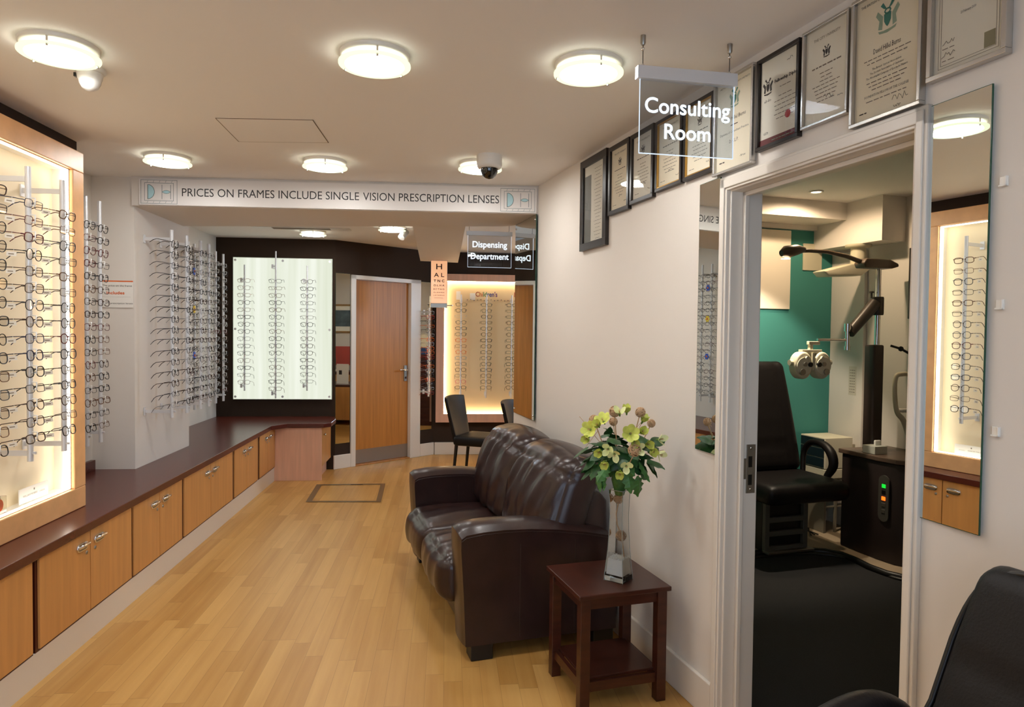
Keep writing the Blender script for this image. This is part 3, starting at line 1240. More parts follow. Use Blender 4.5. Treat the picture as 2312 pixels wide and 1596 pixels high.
mirror('tall frameless mirror at the far end of the right wall, under the bulkhead', RW(4.41, .004, .872), RWA - .036, -.255, .235, 1.326)
mirror('narrow frameless mirror just left of the consulting room doorway', RW(2.23, .004, .995), RWA - .035, -.072, .07, 1.012, False)
mirror('narrow frameless mirror just right of the consulting room doorway', RW(1.225, .004, .988), RWA - .036, -.085, .081, 1.006, False)
mirror('narrow mirror strip left of the oak door', DW(.088, .0, .262), DR + PI, -.086, .088, 1.78, False)
mirror('narrow mirror strip right of the oak door, behind a rod of spectacles', DW(1.195, .0, .304), DR + PI, -.085, .088, 1.715, False)
# clips left on the wall for another mirror
for z, t in ((1.775, 'highest'), (1.506, 'middle'), (1.226, 'lowest')):
    o = thing('mirror_clip', '%s of three small clear clips on the wall at the far right' % t, 'clip', RW(1.116, 0, z), RWA)
    mb = MB()
    mb.box(-.009, .009, 0, .004, -.011, .011)
    mb.box(-.009, -.005, .004, .008, -.011, .011)
    mb.box(-.009, .009, .004, .008, -.011, -.007)
    mb.obj('bracket', mat('clear_clip', (236, 232, 224), .2), o, .001)
# rod in front of the right mirror strip
o_ = DW(1.155, .10, 0)
rod('white display rod with spectacles in front of the mirror strip beside the oak door', (o_.x, o_.y, .70), 1.72, DR + PI, spread(1.66, .74, 19),
    palette('black', 'gunmetal', 'orange', 'silver', 'red', 'navy', 'black', seed=61), .095, None, 'the rod beside the oak door', rad=.010, arms=(.05, .05), specgroup='spectacles beside the oak door', m=M_WHITEP)

# ================================================================ children's display on the end wall
o = thing('display_cabinet', 'pale pink framed display with childrens frames, lit warm, beyond the chairs', 'display cabinet', (.9, 8.08, .384))
mb = MB()
x0, x1, h = -1.02, 1.15, 1.738
mb.box(x0, x1, -.05, 0, 0, .10)
mb.box(x0, x1, -.05, 0, h - .082, h)
mb.box(x0, x0 + .092, -.05, 0, .10, h - .082)
mb.box(x1 - .092, x1, -.05, 0, .10, h - .082)
mb.obj('frame', M_PINK, o, .002)
mb = MB()
mb.box(x0 + .092, x1 - .092, -.006, -.001, .10, h - .082)
mb.obj('back_board', mat('warm_display_board', (238, 212, 164), .6), o)
mb = MB()
mb.box(x0 + .094, x1 - .094, -.042, -.03, .102, .108)
mb.box(x0 + .094, x1 - .094, -.042, -.03, h - .09, h - .084)
mb.box(x0 + .094, x0 + .10, -.042, -.03, .11, h - .09)
mb.box(x1 - .10, x1 - .094, -.042, -.03, .11, h - .09)
mb.obj('light_strip', glow('led_strip_warm', (255, 228, 184), LED * 3.3), o)
for k, (word, x, wd, cols) in enumerate((("Children's", -.435, .255, ('a0402c', 'c86a2c', '3c8a5a', '2c5aa0', '3a3a8c', '6a2c80')), ('Frames', -.005, .20, ('c84a2c', '3c8a5a', 'b8a02c', '2c5aa0')))):
    mb = MB()
    ms = [mat('letter_' + c, tuple(int(c[i:i + 2], 16) for i in (0, 2, 4)), .5) for c in cols]
    vs0 = 0
    put_text(mb, word, (x, -.0065, 1.482), (1, 0, 0), (0, 0, 1), .055, wd, 'c', bold=.0012)
    for i, f in enumerate(mb.f):
        cxm = sum(mb.v[q][0] for q in f) / len(f)
        mb.mi[i] = min(len(cols) - 1, int((cxm - (x - wd / 2)) / wd * len(cols)))
    mb.obj('lettering', ms, o)
mb = MB()
for k in range(26):
    xx = -.66 + k * .04
    mb.lathe([(.006, -.010), (.006, -.006)], 6, c=(xx, 0, 1.44 + .006 * math.sin(k * 2.1)), axis='y', mi=k % 2)
mb.obj('bead_border', [mat('bead_lilac', (120, 90, 110), .5), M_GREYINK], o)
for x, wd, hh in ((-.79, .05, .10), (-.63, .065, .08)):
    mb = MB()
    mb.box(x, x + wd, -.009, -.006, 1.44, 1.44 + hh)
    mb.obj('price_card', M_PAPER, o)
kid = palette('black', 'tortoiseshell', 'silver', 'orange', 'dark brown', 'gunmetal', 'orange', 'navy', seed=71)
KIDS = ['black', 'dark brown', 'clear', 'gunmetal', 'gunmetal', 'black', 'orange', 'burgundy', 'orange', 'silver', 'gunmetal', 'tortoiseshell', 'black', 'pink', 'black']
for x, nm, sd in ((.166, 'left', 72), (.462, 'middle', 73), (.757, 'right', 74), (1.06, 'hidden', 75)):
    pl = (lambda i: (KIDS[i], i % 5)) if nm == 'left' else palette('black', 'dark brown', 'gunmetal', 'tortoiseshell', 'black', seed=sd)
    if nm == 'hidden':
        continue
    rod('%s display rod in front of the childrens frames display' % nm, (x, 7.97, .68), 1.88, SOUTH, spread(1.76, .80, 15), pl, .104,
        'display rods of the childrens display', 'the %s rod of the childrens display' % nm, rad=.008, arms=(.04, .06), specgroup='spectacles of the childrens display')

# ================================================================ eye chart under the beam
o = thing('eye_chart', 'lit letter chart box hanging under the end of the beam', 'eye chart', (-.083, 7.30, 1.70))
mb = MB()
mb.box(-.088, .088, 0, .05, 0, .045)
mb.box(-.088, .088, .012, .05, .045, .50)
mb.obj('housing', M_SATIN, o, .002)
MB().box(-.084, .084, .002, .012, .047, .494).obj('lit_sheet', mat('chart_sheet', (238, 190, 150), .2, emit=((255, 190, 140), .62), coat=.4), o)
mb = MB()
for row, z, cap, w_ in (('H', .405, .058, .060), ('A L', .325, .042, .105), ('T N C', .270, .026, .112), ('O L H A', .225, .020, .112), ('E C T N O', .188, .014, .112), ('C L O H N A', .155, .010, .112), ('L A T N E C H', .126, .008, .112), ('H N O C T A L', .10, .005, .09)):
    put_text(mb, row, (0, .0015, z), (1, 0, 0), (0, 0, 1), cap, w_, 'c', bold=.0012 if cap > .02 else .0005)
mb.obj('lettering', M_INK, o)
MB().tube([(.088, .02, .025), (.13, .01, .025), (.145, -.01, .025)], .006, 8).obj('lever', M_SATIN, o)
MB().box(-.02, .02, .016, .04, .49, .502).obj('hanger', M_SATIN, o)

# ================================================================ hanging lit acrylic signs
M_LIT = glow('lit_engraving', (236, 246, 255), 1.25)
M_EDGE = glow('lit_edge', (226, 240, 255), 1.1)
M_SIGN = pane('sign_acrylic', (228, 234, 242), .8)


def hanging_sign(label, a, b, z0, zbar, ztop, zceil, lines, wires=True):
    a, b = Vector(a), Vector(b)
    u = (b - a).normalized()
    W = (b - a).length
    o = thing('hanging_sign', label, 'sign', (a.x, a.y, z0), math.atan2(u.y, u.x))
    h = zbar - z0
    MB().box(.005, W - .004, -.002, .002, 0, h + .005).obj('acrylic_sheet', M_SIGN, o)
    mb = MB()
    mb.box(.005, W - .004, -.0022, .0022, -.002, .0004)
    mb.box(.0045, .0062, -.0022, .0022, 0, h)
    mb.box(W - .0052, W - .0035, -.0022, .0022, 0, h)
    mb.obj('lit_edges', M_EDGE, o)
    MB().box(-.006, W + .002, -.013, .013, h, ztop - z0).obj('light_bar', M_ALU, o, .0015)
    for txt, z, cap, wd in lines:
        mb = MB()
        put_text(mb, txt, (W / 2 + .002, -.0032, z - z0), (1, 0, 0), (0, 0, 1), cap, wd, 'c', bold=.0013 * cap / .046, res=4)
        mb.obj('lettering', M_LIT, o)
    for x in ((.014, W - .022) if wires else ()):
        MB().lathe([(.0085, 0), (.0085, -.024), (.006, -.030)], 14, c=(x, 0, zceil - z0)).obj('ceiling_mount', M_SATIN, o)
        mb = MB()
        mb.tube([(x, 0, zceil - z0 - .028), (x, 0, ztop - z0)], .0013, 6, mi=0)
        mb.ball((x, 0, zceil - z0 - .042), .006, 1, 8)
        mb.ball((x, 0, ztop - z0 + .004), .005, 1, 8)
        mb.obj('wire', [M_BLACK, M_CHROME], o)
    return o


hanging_sign('hanging lit clear sign reading Consulting Room', (.599, 2.147, 0), (.932, 2.180, 0), 2.011, 2.243, 2.283, Z, (('Consulting', 2.140, .048, .292), ('Room', 2.060, .048, .158)))
hanging_sign('hanging lit clear sign reading Dispensing Department, beside the end mirror', (.150, 5.21, 0), (.491, 5.225, 0), 1.934, 2.172, 2.205, Z, (('Dispensing', 2.084, .046, .262), ('Department', 1.995, .046, .288)))

# ================================================================ paper notice on the pillar
o = thing('notice', 'white paper notice with an orange stripe, on the white pillar', 'notice', (-2.045, 4.492, 1.567))
MB().box(-.115, .094, -.002, 0, 0, .169).obj('paper', M_PAPER, o)
MB().box(-.115, .094, -.0026, -.002, .160, .168).obj('stripe', mat('orange_ink', (222, 106, 44), .6), o)
mb = MB()
put_text(mb, 'The price on the frame', (.0, -.0026, .131), (1, 0, 0), (0, 0, 1), .011, .175, 'c')
put_text(mb, 'includes', (-.01, -.0026, .083), (1, 0, 0), (0, 0, 1), .018, .105, 'c', bold=.0008, mi=1)
put_text(mb, 'standard prescription lenses', (-.008, -.0026, .022), (1, 0, 0), (0, 0, 1), .010, .20, 'c')
mb.box(-.10, .08, -.0026, -.002, .066, .0665)
mb.obj('lettering', [M_INK, mat('orange_ink')], o)
# card and acrylic block in the lit cabinet
o = thing('brand_card', 'small white card with grey lettering, on the floor of the lit cabinet', 'card', (-1.835, 3.24, .664), EAST + .0)
ob = o
MB().box(-.108, .108, -.004, .0, 0, .066).obj('card', M_PAPER, o)
mb = MB()
put_text(mb, 'WILLIAM MORRIS', (.03, .0006, .026), (-1, 0, 0), (0, 0, 1), .009, .105, 'c')
put_text(mb, 'LONDON', (-.06, .0006, .026), (-1, 0, 0), (0, 0, 1), .006, .04, 'c')
mb.box(-.004, .004, .0003, .0006, .045, .054)
mb.obj('lettering', M_GREYINK, o)
o = thing('acrylic_block', 'clear block with an orange disc inside, at the left edge in the cabinet', 'ornament', (-1.83, 2.985, .664))
MB().box(-.012, .012, -.035, .035, 0, .07).obj('block', pane('clear_block', (245, 245, 240), 1.2), o, .002)
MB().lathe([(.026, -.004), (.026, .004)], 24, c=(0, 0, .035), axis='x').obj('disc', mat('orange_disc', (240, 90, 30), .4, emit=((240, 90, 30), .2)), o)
# metal edged mat well in the floor
o = thing('floor_frame', 'flat metal frame let into the plank floor before the oak door', 'floor frame', (-.86, 6.16, 0))
mb = MB()
pts = [(-1.164, 5.835), (-.538, 5.803), (-.564, 6.52), (-1.198, 6.511)]
inn = [(-1.118, 5.875), (-.582, 5.848), (-.605, 6.48), (-1.146, 6.472)]
q = [Vector((a + .86, b - 6.16, .003)) for a, b in pts] + [Vector((a + .86, b - 6.16, .003)) for a, b in inn]
mb.add(q, [(0, 1, 5, 4), (1, 2, 6, 5), (2, 3, 7, 6), (3, 0, 4, 7)])
mb.obj('rim', mat('dull_brass', (132, 112, 80), .4, .6), o)
MB().box(-.02, .09, .315, .33, .003, .004).obj('lift_slot', M_INK, o)

# ================================================================ framed certificates over the doorway
M_CREAM = mat('cream_parchment', (246, 236, 212), .7)
M_PAPERG = mat('pale_paper', (244, 240, 226), .7)
M_CREST = mat('crest_teal', (58, 128, 116), .7)
M_CRESTL = mat('crest_pale', (150, 172, 150), .7)
UX, UZ = Vector((-1, 0, 0)), Vector((0, 0, 1))


def certificate(label, s0, s1, z0, z1, fm, fw, depth, paper, draw, mat_=None):
    """s0 > s1: left and right edges along the wall"""
    o = thing('framed_certificate', label, 'certificate', RW((s0 + s1) / 2, 0, z0), RWA)
    w_, h = abs(s0 - s1), z1 - z0
    mb = MB()
    a = w_ / 2
    mb.box(-a, a, 0, depth, 0, fw)
    mb.box(-a, a, 0, depth, h - fw, h)
    mb.box(-a, -a + fw, 0, depth, fw, h - fw)
    mb.box(a - fw, a, 0, depth, fw, h - fw)
    mb.obj('frame', fm, o, .0015)
    if mat_:
        mb = MB()
        i = fw
        for A, B, C, D in ((-a + i, a - i, i, i + .004), (-a + i, a - i, h - i - .004, h - i), (-a + i, -a + i + .004, i, h - i), (a - i - .004, a - i, i, h - i)):
            mb.box(A, B, depth * .5, depth * .92, C, D)
        mb.obj('slip', mat_, o)
    y = depth * .45
    mb = MB()
    mb.box(-a + fw, a - fw, y - .003, y, fw, h - fw)
    pp = mb.obj('paper', paper, o)
    mb = MB()
    y2 = y + .0006
    draw(mb, w_, h, fw, y2)
    if mb.v:
        mb.obj('lettering', [M_INK, M_GREYINK, M_CREST, M_CRESTL, mat('maroon_ink', (110, 40, 44), .6), mat('stamp_olive', (150, 146, 118), .6), mat('photo_grey', (130, 132, 128), .6), mat('red_ink', (180, 50, 50), .6)], pp)
    mb = MB()
    mb.add([(a - fw, y + .004, fw), (-a + fw, y + .004, fw), (-a + fw, y + .004, h - fw), (a - fw, y + .004, h - fw)], [(0, 1, 2, 3)])
    mb.obj('glass', M_PGLASS, o)
    return o


def crest(mb, y, cz, R, mi=2, cx=0.):
    """heraldic device: shield, helm with plumes, two supporters"""
    def P(u, v):
        return (-(cx + u * R), y, cz + v * R)
    sh = [(-.28, .2), (.28, .2), (.26, -.25), (.12, -.5), (0, -.62), (-.12, -.5), (-.26, -.25)]
    mb.add([P(*q) for q in sh], [tuple(range(7))], mi)
    mb.tube([P(.22 * math.cos(k * PI / 4), .34 + .15 * math.sin(k * PI / 4)) for k in range(8)], .05 * R, 4, mi, True)
    for sg in (-1, 1):
        mb.add([P(*q) for q in ((sg * .05, .45), (sg * .35, .95), (sg * .55, .8), (sg * .3, .55))], [(0, 1, 2, 3)], mi)
        mb.add([P(*q) for q in ((sg * .34, .1), (sg * .75, .55), (sg * .9, .3), (sg * .62, -.1), (sg * .7, -.6), (sg * .4, -.7))], [(0, 1, 2, 3, 4, 5)], 3 if mi == 2 else mi)
    mb.add([P(*q) for q in ((-.7, -.72), (-.3, -.8), (.3, -.8), (.7, -.72), (.6, -.9), (0, -1.0), (-.6, -.9))], [tuple(range(7))], 3 if mi == 2 else mi)


def lines(mb, y, zs, wds, h=.0016, mi=1, seed=0, cx=0.):
    for i, (z, w_) in enumerate(zip(zs, wds)):
        scribble(mb, (-cx, y, z), UX, UZ, w_, h, max(2, int(w_ / .016)), mi, seed * 50 + i)


def sign_off(mb, y, x, z, s_=.02, seed=1):
    rnd = random.Random(seed)
    p = [(-(x + (i / 9 - .5) * s_ * 2.2), y + .0004, z + rnd.uniform(-.5, .9) * s_ * .6) for i in range(10)]
    mb.tube(p, .0005, 4, 0)


def T(mb, y, txt, z, cap, wd=None, mi=0, x=0., b=0., al='c'):
    put_text(mb, txt, (-x, y, z), UX, UZ, cap, wd, al, mi, 1, b)


def d_photo(mb, w_, h, fw, y):
    a = w_ / 2 - fw
    mb.box(a - .085, a - .004, y - .0003, y, fw + .004, h - fw - .05, 6)
    T(mb, y + .0005, 'i a', h - fw - .10, .014, .04, 1, -.07)
    lines(mb, y, [h - fw - .03 - k * .018 for k in range(21)], [.09 - .02 * ((k * 7) % 3) for k in range(21)], .002, 1, 3, .045)


def d_degree(seed, title, name=True):
    def f(mb, w_, h, fw, y):
        W = w_ - 2 * fw
        T(mb, y, title, h - fw - .028, .0075, W * .68, 0)
        crest(mb, y, h - fw - .065, .019, 0)
        lines(mb, y, [h - fw - .105], [W * .62], .003, 0, seed)
        lines(mb, y, [h - fw - .13 - .014 * k for k in range(7)], [W * q for q in (.3, .25, .55, .5, .62, .5, .4)], .0022, 1, seed + 1)
        sign_off(mb, y, .01, fw + .06, .016, seed)
        sign_off(mb, y, W * .33, fw + .03, .010, seed + 2)
        lines(mb, y, [fw + .022], [W * .2], .0022, 1, seed + 3, -W * .3)
    return f


def d_college(mb, w_, h, fw, y):
    W = w_ - 2 * fw
    T(mb, y, 'BRITISH COLLEGE OF OPTOMETRISTS', h - fw - .022, .006, W * .82, 0)
    crest(mb, y, h - fw - .07, .034, 2)
    T(mb, y, 'David Hillel Burns', h - fw - .145, .013, W * .62, 0)
    lines(mb, y, [h - fw - .165], [W * .2], .003, 0, 5)
    T(mb, y, 'Diploma of Consultant Practice', h - fw - .19, .008, W * .78, 0)
    T(mb, y, 'D.C.L.P.', h - fw - .225, .012, W * .25, 0)
    lines(mb, y, [fw + .03], [W * .15], .004, 0, 6, -W * .33)
    sign_off(mb, y, W * .25, fw + .035, .014, 7)


def d_fellow(mb, w_, h, fw, y):
    W = w_ - 2 * fw
    a = W / 2
    T(mb, y, 'Fellowship Diploma', h - fw - .085, .010, .118, 0, -.02, .0004, 'l')
    crest(mb, y, h - fw - .085, .028, 0, -a + .036)
    T(mb, y, 'abdo', h - fw - .135, .009, .034, 0, -a + .036)
    mb.box(a, a - .002, y - .0003, y, fw + .05, h - fw)
    lines(mb, y, [h - fw - .105 - .014 * k for k in range(8)], [.05, .0, .06, .10, .10, .09, .1, .08][0:8], .0022, 1, 9, .03)
    mb.box(-a, a, y - .0003, y, fw, fw + .022, 4)
    lines(mb, y + .0006, [fw + .01], [W * .55], .0022, 3, 12, .02)
    mb.lathe([(.013, 0), (0, .0004)], 14, c=(-a + .045, y, fw + .075), axis='y', mi=7)
    T(mb, y, '0373', fw + .035, .008, .022, 0, -a + .03)
    sign_off(mb, y, .05, h - fw - .03, .012, 4)


def d_city(mb, w_, h, fw, y):
    W = w_ - 2 * fw
    T(mb, y, 'THE CITY UNIVERSITY', h - fw - .035, .008, W * .62, 1)
    crest(mb, y, h - fw - .075, .018, 0)
    lines(mb, y, [h - fw - .115], [W * .68], .004, 1, 15)
    lines(mb, y, [h - fw - .135 - .0115 * k for k in range(8)], [W * q for q in (.3, .25, .3, .64, .55, .5, .45, .4)], .0022, 1, 16)
    sign_off(mb, y, .01, fw + .065, .018, 17)
    sign_off(mb, y, W * .34, fw + .055, .009, 18)


def d_british(mb, w_, h, fw, y):
    W = w_ - 2 * fw
    T(mb, y, 'THE BRITISH COLLEGE OF OPTOMETRISTS', h - fw - .020, .007, W * .86, 0)
    crest(mb, y, h - fw - .072, .042, 2)
    T(mb, y, 'David Hillel Burns', h - fw - .155, .014, W * .42, 0)
    lines(mb, y, [h - fw - .168 - .010 * k for k in range(2)], [W * .72, W * .62], .0024, 1, 21)
    for k, t in enumerate(('The British Optical Association', 'The Scottish Association of Opticians', 'The Worshipful Company of Spectacle Makers')):
        T(mb, y, t, h - fw - .196 - .0105 * k, .0055, W * (.45, .52, .64)[k], 0)
    lines(mb, y, [h - fw - .229 - .010 * k for k in range(3)], [W * .62, W * .55, W * .45], .0024, 1, 23)
    T(mb, y, 'FOUNDATION FELLOW OF THE COLLEGE', h - fw - .266, .0065, W * .68, 0)
    lines(mb, y, [h - fw - .278], [W * .62], .0024, 1, 24)
    sign_off(mb, y, W * .22, fw + .03, .022, 25)
    sign_off(mb, y, W * .18, fw + .012, .010, 26)
    lines(mb, y, [fw + .02], [W * .12], .003, 0, 27, -W * .36)


def d_clinical(mb, w_, h, fw, y):
    W = w_ - 2 * fw
    a = W / 2
    T(mb, y, 'PROFESSIONAL CERTIFICATE', h - fw - .075, .006, W * .5, 0)
    for k, t in enumerate(('in recognition of a programme of research', '"Investigation of a New Clinical Method of Measuring', 'of Accommodation"')):
        T(mb, y, t, h - fw - .095 - .014 * k, .006, W * (.58, .66, .25)[k], 0)
    T(mb, y, '25 February 2010', h - fw - .16, .006, W * .22, 0)
    mb.box(-a + .02, -a + .046, y - .0003, y, fw + .02, fw + .055, 5)
    for i in (.012, .018):
        for A, B, C, D in ((-a + i, a - i, fw + i, fw + i + .0008), (-a + i, -a + i + .0008, fw + i, h - fw - i), (a - i - .0008, a - i, fw + i, h - fw - i)):
            mb.box(A, B, y - .0003, y, C, D, 1)
    sign_off(mb, y, -W * .28, fw + .07, .014, 31)
    sign_off(mb, y, -W * .28, fw + .04, .016, 32)
    lines(mb, y, [fw + .055, fw + .027], [W * .18, W * .18], .002, 1, 33, -W * .28)


certificate('certificate in a wide black frame with a grey photo strip, farthest and lowest', 3.437, 3.113, 1.878, 2.355, M_BLKFR, .038, .022, M_PAPERG, d_photo)
certificate('small black framed certificate, second from the far end of the row', 3.092, 2.874, 2.014, 2.345, M_BLKFR, .02, .02, M_CREAM, d_degree(41, 'THE CITY UNIVERSITY'))
certificate('small black framed certificate, third from the far end, behind the lit sign edge', 2.862, 2.648, 2.027, 2.343, M_BLKFR, .018, .02, M_PAPERG, d_degree(42, 'CITY UNIVERSITY'))
certificate('dark framed certificate with a gilt inner edge, fourth from the far end', 2.629, 2.418, 2.04, 2.337, M_BLKFR, .014, .02, M_CREAM, d_degree(43, 'THE CITY UNIVERSITY'), M_GOLD)
certificate('dark gilt-edged certificate behind the lettering of the lit sign, fifth from the far end', 2.406, 2.203, 2.04, 2.333, M_BLKFR, .014, .02, M_CREAM, d_degree(44, 'THE UNIVERSITY'), M_GOLD)
certificate('silver framed yellowed certificate with a green crest, behind the right edge of the sign', 2.200, 1.972, 2.013, 2.35, M_SILVER, .010, .022, M_CREAM, d_college)
certificate('black framed diploma with a maroon band along its bottom', 1.956, 1.753, 2.044, 2.343, M_BLKFR, .012, .02, M_PAPERG, d_fellow)
certificate('silver framed certificate with a small grey crest, right of the black framed diploma', 1.741, 1.557, 2.056, 2.346, M_SILVER, .008, .02, M_PAPERG, d_city)
certificate('large silver framed certificate with a big green crest, above the doorway', 1.546, 1.320, 2.005, 2.350, M_SILVER, .010, .022, M_CREAM, d_british)
certificate('silver framed certificate with a square stamp, at the top right corner', 1.304, 1.107, 2.048, 2.355, M_SILVER, .012, .022, M_PAPERG, d_clinical)

# ================================================================ leather sofa against the right wall (local x along the wall, y out)
o = thing('sofa', 'dark brown leather two-seat sofa against the right wall', 'sofa', RW(2.85, 0, 0), RWA)
SL = 1.43                        # overall length


def arm_mb(a0, a1):
    prof = [(.06, .075), (.06, .49), (.10, .51), (.22, .535), (.35, .555), (.48, .568), (.60, .572), (.70, .569), (.775, .560), (.797, .545), (.798, .5), (.785, .30), (.775, .075)]
    mb = MB()
    n = 7
    vs, fs = [], []
    for i in range(n + 1):
        t = i / n
        x = a0 + (a1 - a0) * t
        puff = math.sin(PI * t) ** .6
        for (y, z) in prof:
            top = max(0, (z - .45) / .13)
            vs.append((x, y + (.012 * puff if y > .5 else 0), z + .032 * puff * top - .004))
    m = len(prof)
    for i in range(n):
        for j in range(m):
            k = (j + 1) % m
            fs.append((i * m + j, i * m + k, (i + 1) * m + k, (i + 1) * m + j))
    fs.append(tuple(range(m)))
    fs.append(tuple(range(n * m, n * m + m))[::-1])
    mb.add(vs, fs, 0, True)
    # stitched seams
    for x in (a0 - .0005, a1 + .0005):
        mb.tube([(x, y, z - .014) for y, z in prof[2:10]], .0018, 5, 0)
        for yy in (.27, .53):
            mb.tube([(x, yy, .09), (x, yy, .5)], .0022, 5, 0)
    return mb


for a0, a1 in ((0, .20), (SL - .20, SL)):
    q = arm_mb(a0, a1).obj('arm', M_LEATH, o, .022, 4)
mb = MB()
mb.box(.195, SL - .195, .08, .755, .075, .30)
mb.obj('base', M_LEATH, o, .02, 3)
mb = MB()
mb.prism([(.04, .08), (.20, .08), (.20, .60), (.16, .68), (.10, .69), (.06, .64)], 0, .10, SL - .10)
mb.obj('back', M_LEATH, o, .03, 3)


def wrinkle(u, v, seed, amp):
    rnd = random.Random(seed)
    s_ = 0
    for k in range(7):
        an = rnd.uniform(.35, .75)
        f = rnd.uniform(8, 22)
        ph = rnd.uniform(0, 6.28)
        du = u * math.cos(an) + v * math.sin(an) * .55 + .12 * math.sin(2.3 * v + ph)
        q = math.sin(f * du + ph)
        s_ += (abs(q) ** 1.5 if q > 0 else -.35 * abs(q)) * math.exp(-((v - rnd.uniform(-.5, .6)) ** 2) * 1.2)
    return amp * s_ / 2.2


def seat_fn(seed):
    def fn(p, q, nn):
        x, y, z = q
        out = p.copy()
        out.z += .022 * (1 - x * x) * (1 - y * y) * (1 if z > -.5 else 0)
        if y > .6:
            out.y += .03 * (1 - z * z) * (1 - x ** 4)
        d_ = wrinkle(x * .8, y * .6, seed, .006) * (1 if z > .3 or y > .8 else 0) * (1 - x ** 6)
        return out + nn * d_
    return fn


def back_fn(seed):
    def fn(p, q, nn):
        x, y, z = q
        out = p.copy()
        if y > 0:
            out.y += .055 * (1 - x ** 4) * (1 - z * z * .8) * y
        out.z += .035 * (1 - x * x) * max(0, z)
        # roll over the top
        if z > .45:
            out.y -= .05 * (z - .45) ** 1.2 * 1.6
        d_ = wrinkle(x, z * .9, seed, .012) * max(0, y) * (1 - x ** 6) * (1 - max(0, z) ** 5)
        # piped seam under the head roll
        d_ -= .008 * math.exp(-((z - .60) / .05) ** 2) * max(0, y)
        return out + nn * d_
    return fn


for k in (0, 1):
    cx = .205 + (SL - .41) * (.25 + .5 * k)
    bx = .055 + (SL - .11) * (.25 + .5 * k)
    half = ((SL - .41) / 4 + .004, .30, .105)
    mb = MB()
    mb.cushion((cx, .535, .285), half, .055, 30, 0, None, seat_fn(3 + k))
    mb.obj('seat_cushion', M_LEATH, o)
    mb = MB()
    Mx = Matrix.Translation((bx, .255, .605)) @ Matrix.Rotation(math.radians(17), 4, 'X')
    mb.cushion((0, 0, 0), ((SL - .11) / 4 + .008, .095, .255), .075, 40, 0, Mx, back_fn(11 + k))
    mb.obj('back_cushion', M_LEATH, o)
for x, y in ((.05, .70), (SL - .05, .70), (.05, .12), (SL - .05, .12)):
    MB().box(x - .045, x + .045, y - .05, y + .05, 0, .078).obj('foot', M_BLACK, o, .004)

# ================================================================ side table
o = thing('side_table', 'dark stained square side table beside the sofa', 'side table', RW(2.505, K - 1.198, 0), RWA)
hx, hy = .168, .182              # half size along and out of the wall
MB().box(-hx - .012, hx + .012, -hy - .012, hy + .012, .437, .455).obj('tabletop', M_WENGE, o, .003)
for sx in (-1, 1):
    for sy in (-1, 1):
        x, y = sx * (hx - .02), sy * (hy - .02)
        MB().box(x - .02, x + .02, y - .02, y + .02, 0, .437).obj('leg', M_WENGE, o, .002)
for sx in (-1, 1):
    MB().box(sx * (hx - .02) - .009, sx * (hx - .02) + .009, -hy + .04, hy - .04, .392, .437).obj('apron', M_WENGE, o)
    MB().box(sx * (hx - .02) - .009, sx * (hx - .02) + .009, -hy + .04, hy - .04, .075, .112).obj('rail', M_WENGE, o)
    MB().box(-hx + .04, hx - .04, sx * (hy - .02) - .009, sx * (hy - .02) + .009, .392, .437).obj('apron', M_WENGE, o)
    MB().box(-hx + .04, hx - .04, sx * (hy - .02) - .009, sx * (hy - .02) + .009, .075, .112).obj('rail', M_WENGE, o)
MB().box(-hx + .03, hx - .03, -hy + .03, hy - .03, .112, .124).obj('shelf', M_WENGE, o, .002)

# ================================================================ vase with artificial flowers
VP = RW(2.452, K - 1.225, .455)
o = thing('vase', 'tall flared square glass vase on the dark side table', 'vase', VP, RWA + .62)
pr = [(.0585, 0), (.058, .022), (.054, .05), (.0455, .12), (.040, .20), (.0385, .26), (.0405, .32), (.0450, .362)]
q2 = 1.0
MB().lathe([(r * q2, h) for r, h in pr], 4, rot=PI / 4, smooth=False, cap=False).obj('glass_wall', pane('vase_glass', (250, 252, 251), 1.2), o)
mb = MB()
mb.lathe([(.0575, .001), (.0565, .020), (.03, .024), (0, .024)], 4, rot=PI / 4, smooth=False)
mb.obj('glass_foot', mat('thick_glass', (240, 246, 244), .02, trans=1.0), o)
mb = MB()
cs = []
for k in range(4):
    a = PI / 4 + k * PI / 2
    mb.tube([(r * math.cos(a), r * math.sin(a), h) for r, h in pr], .0013, 5)
    cs.append((pr[-1][0] * math.cos(a), pr[-1][0] * math.sin(a), pr[-1][1]))
mb.tube(cs, .0016, 5, 0, True)
mb.obj('glass_edge', pane('edge_glass', (200, 214, 210), 1.6, haze=((210, 220, 215), .35)), o)
mb = MB()
rnd = random.Random(5)
mb.lathe([(.050, .026), (.047, .06), (.0435, .088), (0, .091)], 4, rot=PI / 4, smooth=False)
for k in range(420):
    fz = rnd.random()
    z = .028 + fz * .062
    rr = .0345 - .0055 * fz
    sd = rnd.randrange(5)
    u = rnd.uniform(-rr, rr)
    if sd == 4:
        p = (rnd.uniform(-rr, rr) * .95, rnd.uniform(-rr, rr) * .95, .0905)
    else:
        p = ((u, rr), (u, -rr), (rr, u), (-rr, u))[sd] + (z,)
    mb.ball(p, rnd.uniform(.0018, .0032), 0, 5)
g = mb.obj('gravel', mat('white_gravel', (250, 249, 245), .8), None)
g.location = VP
g.rotation_euler = (0, 0, RWA + .62)
tag(g, 'white gravel in the foot of the glass vase', 'gravel', None, 'stuff')

fl = thing('flower_arrangement', 'artificial bouquet of lime flowers, ivy leaves and rattan balls in the vase', 'flowers', VP + Vector((0, 0, .40)), -.252)


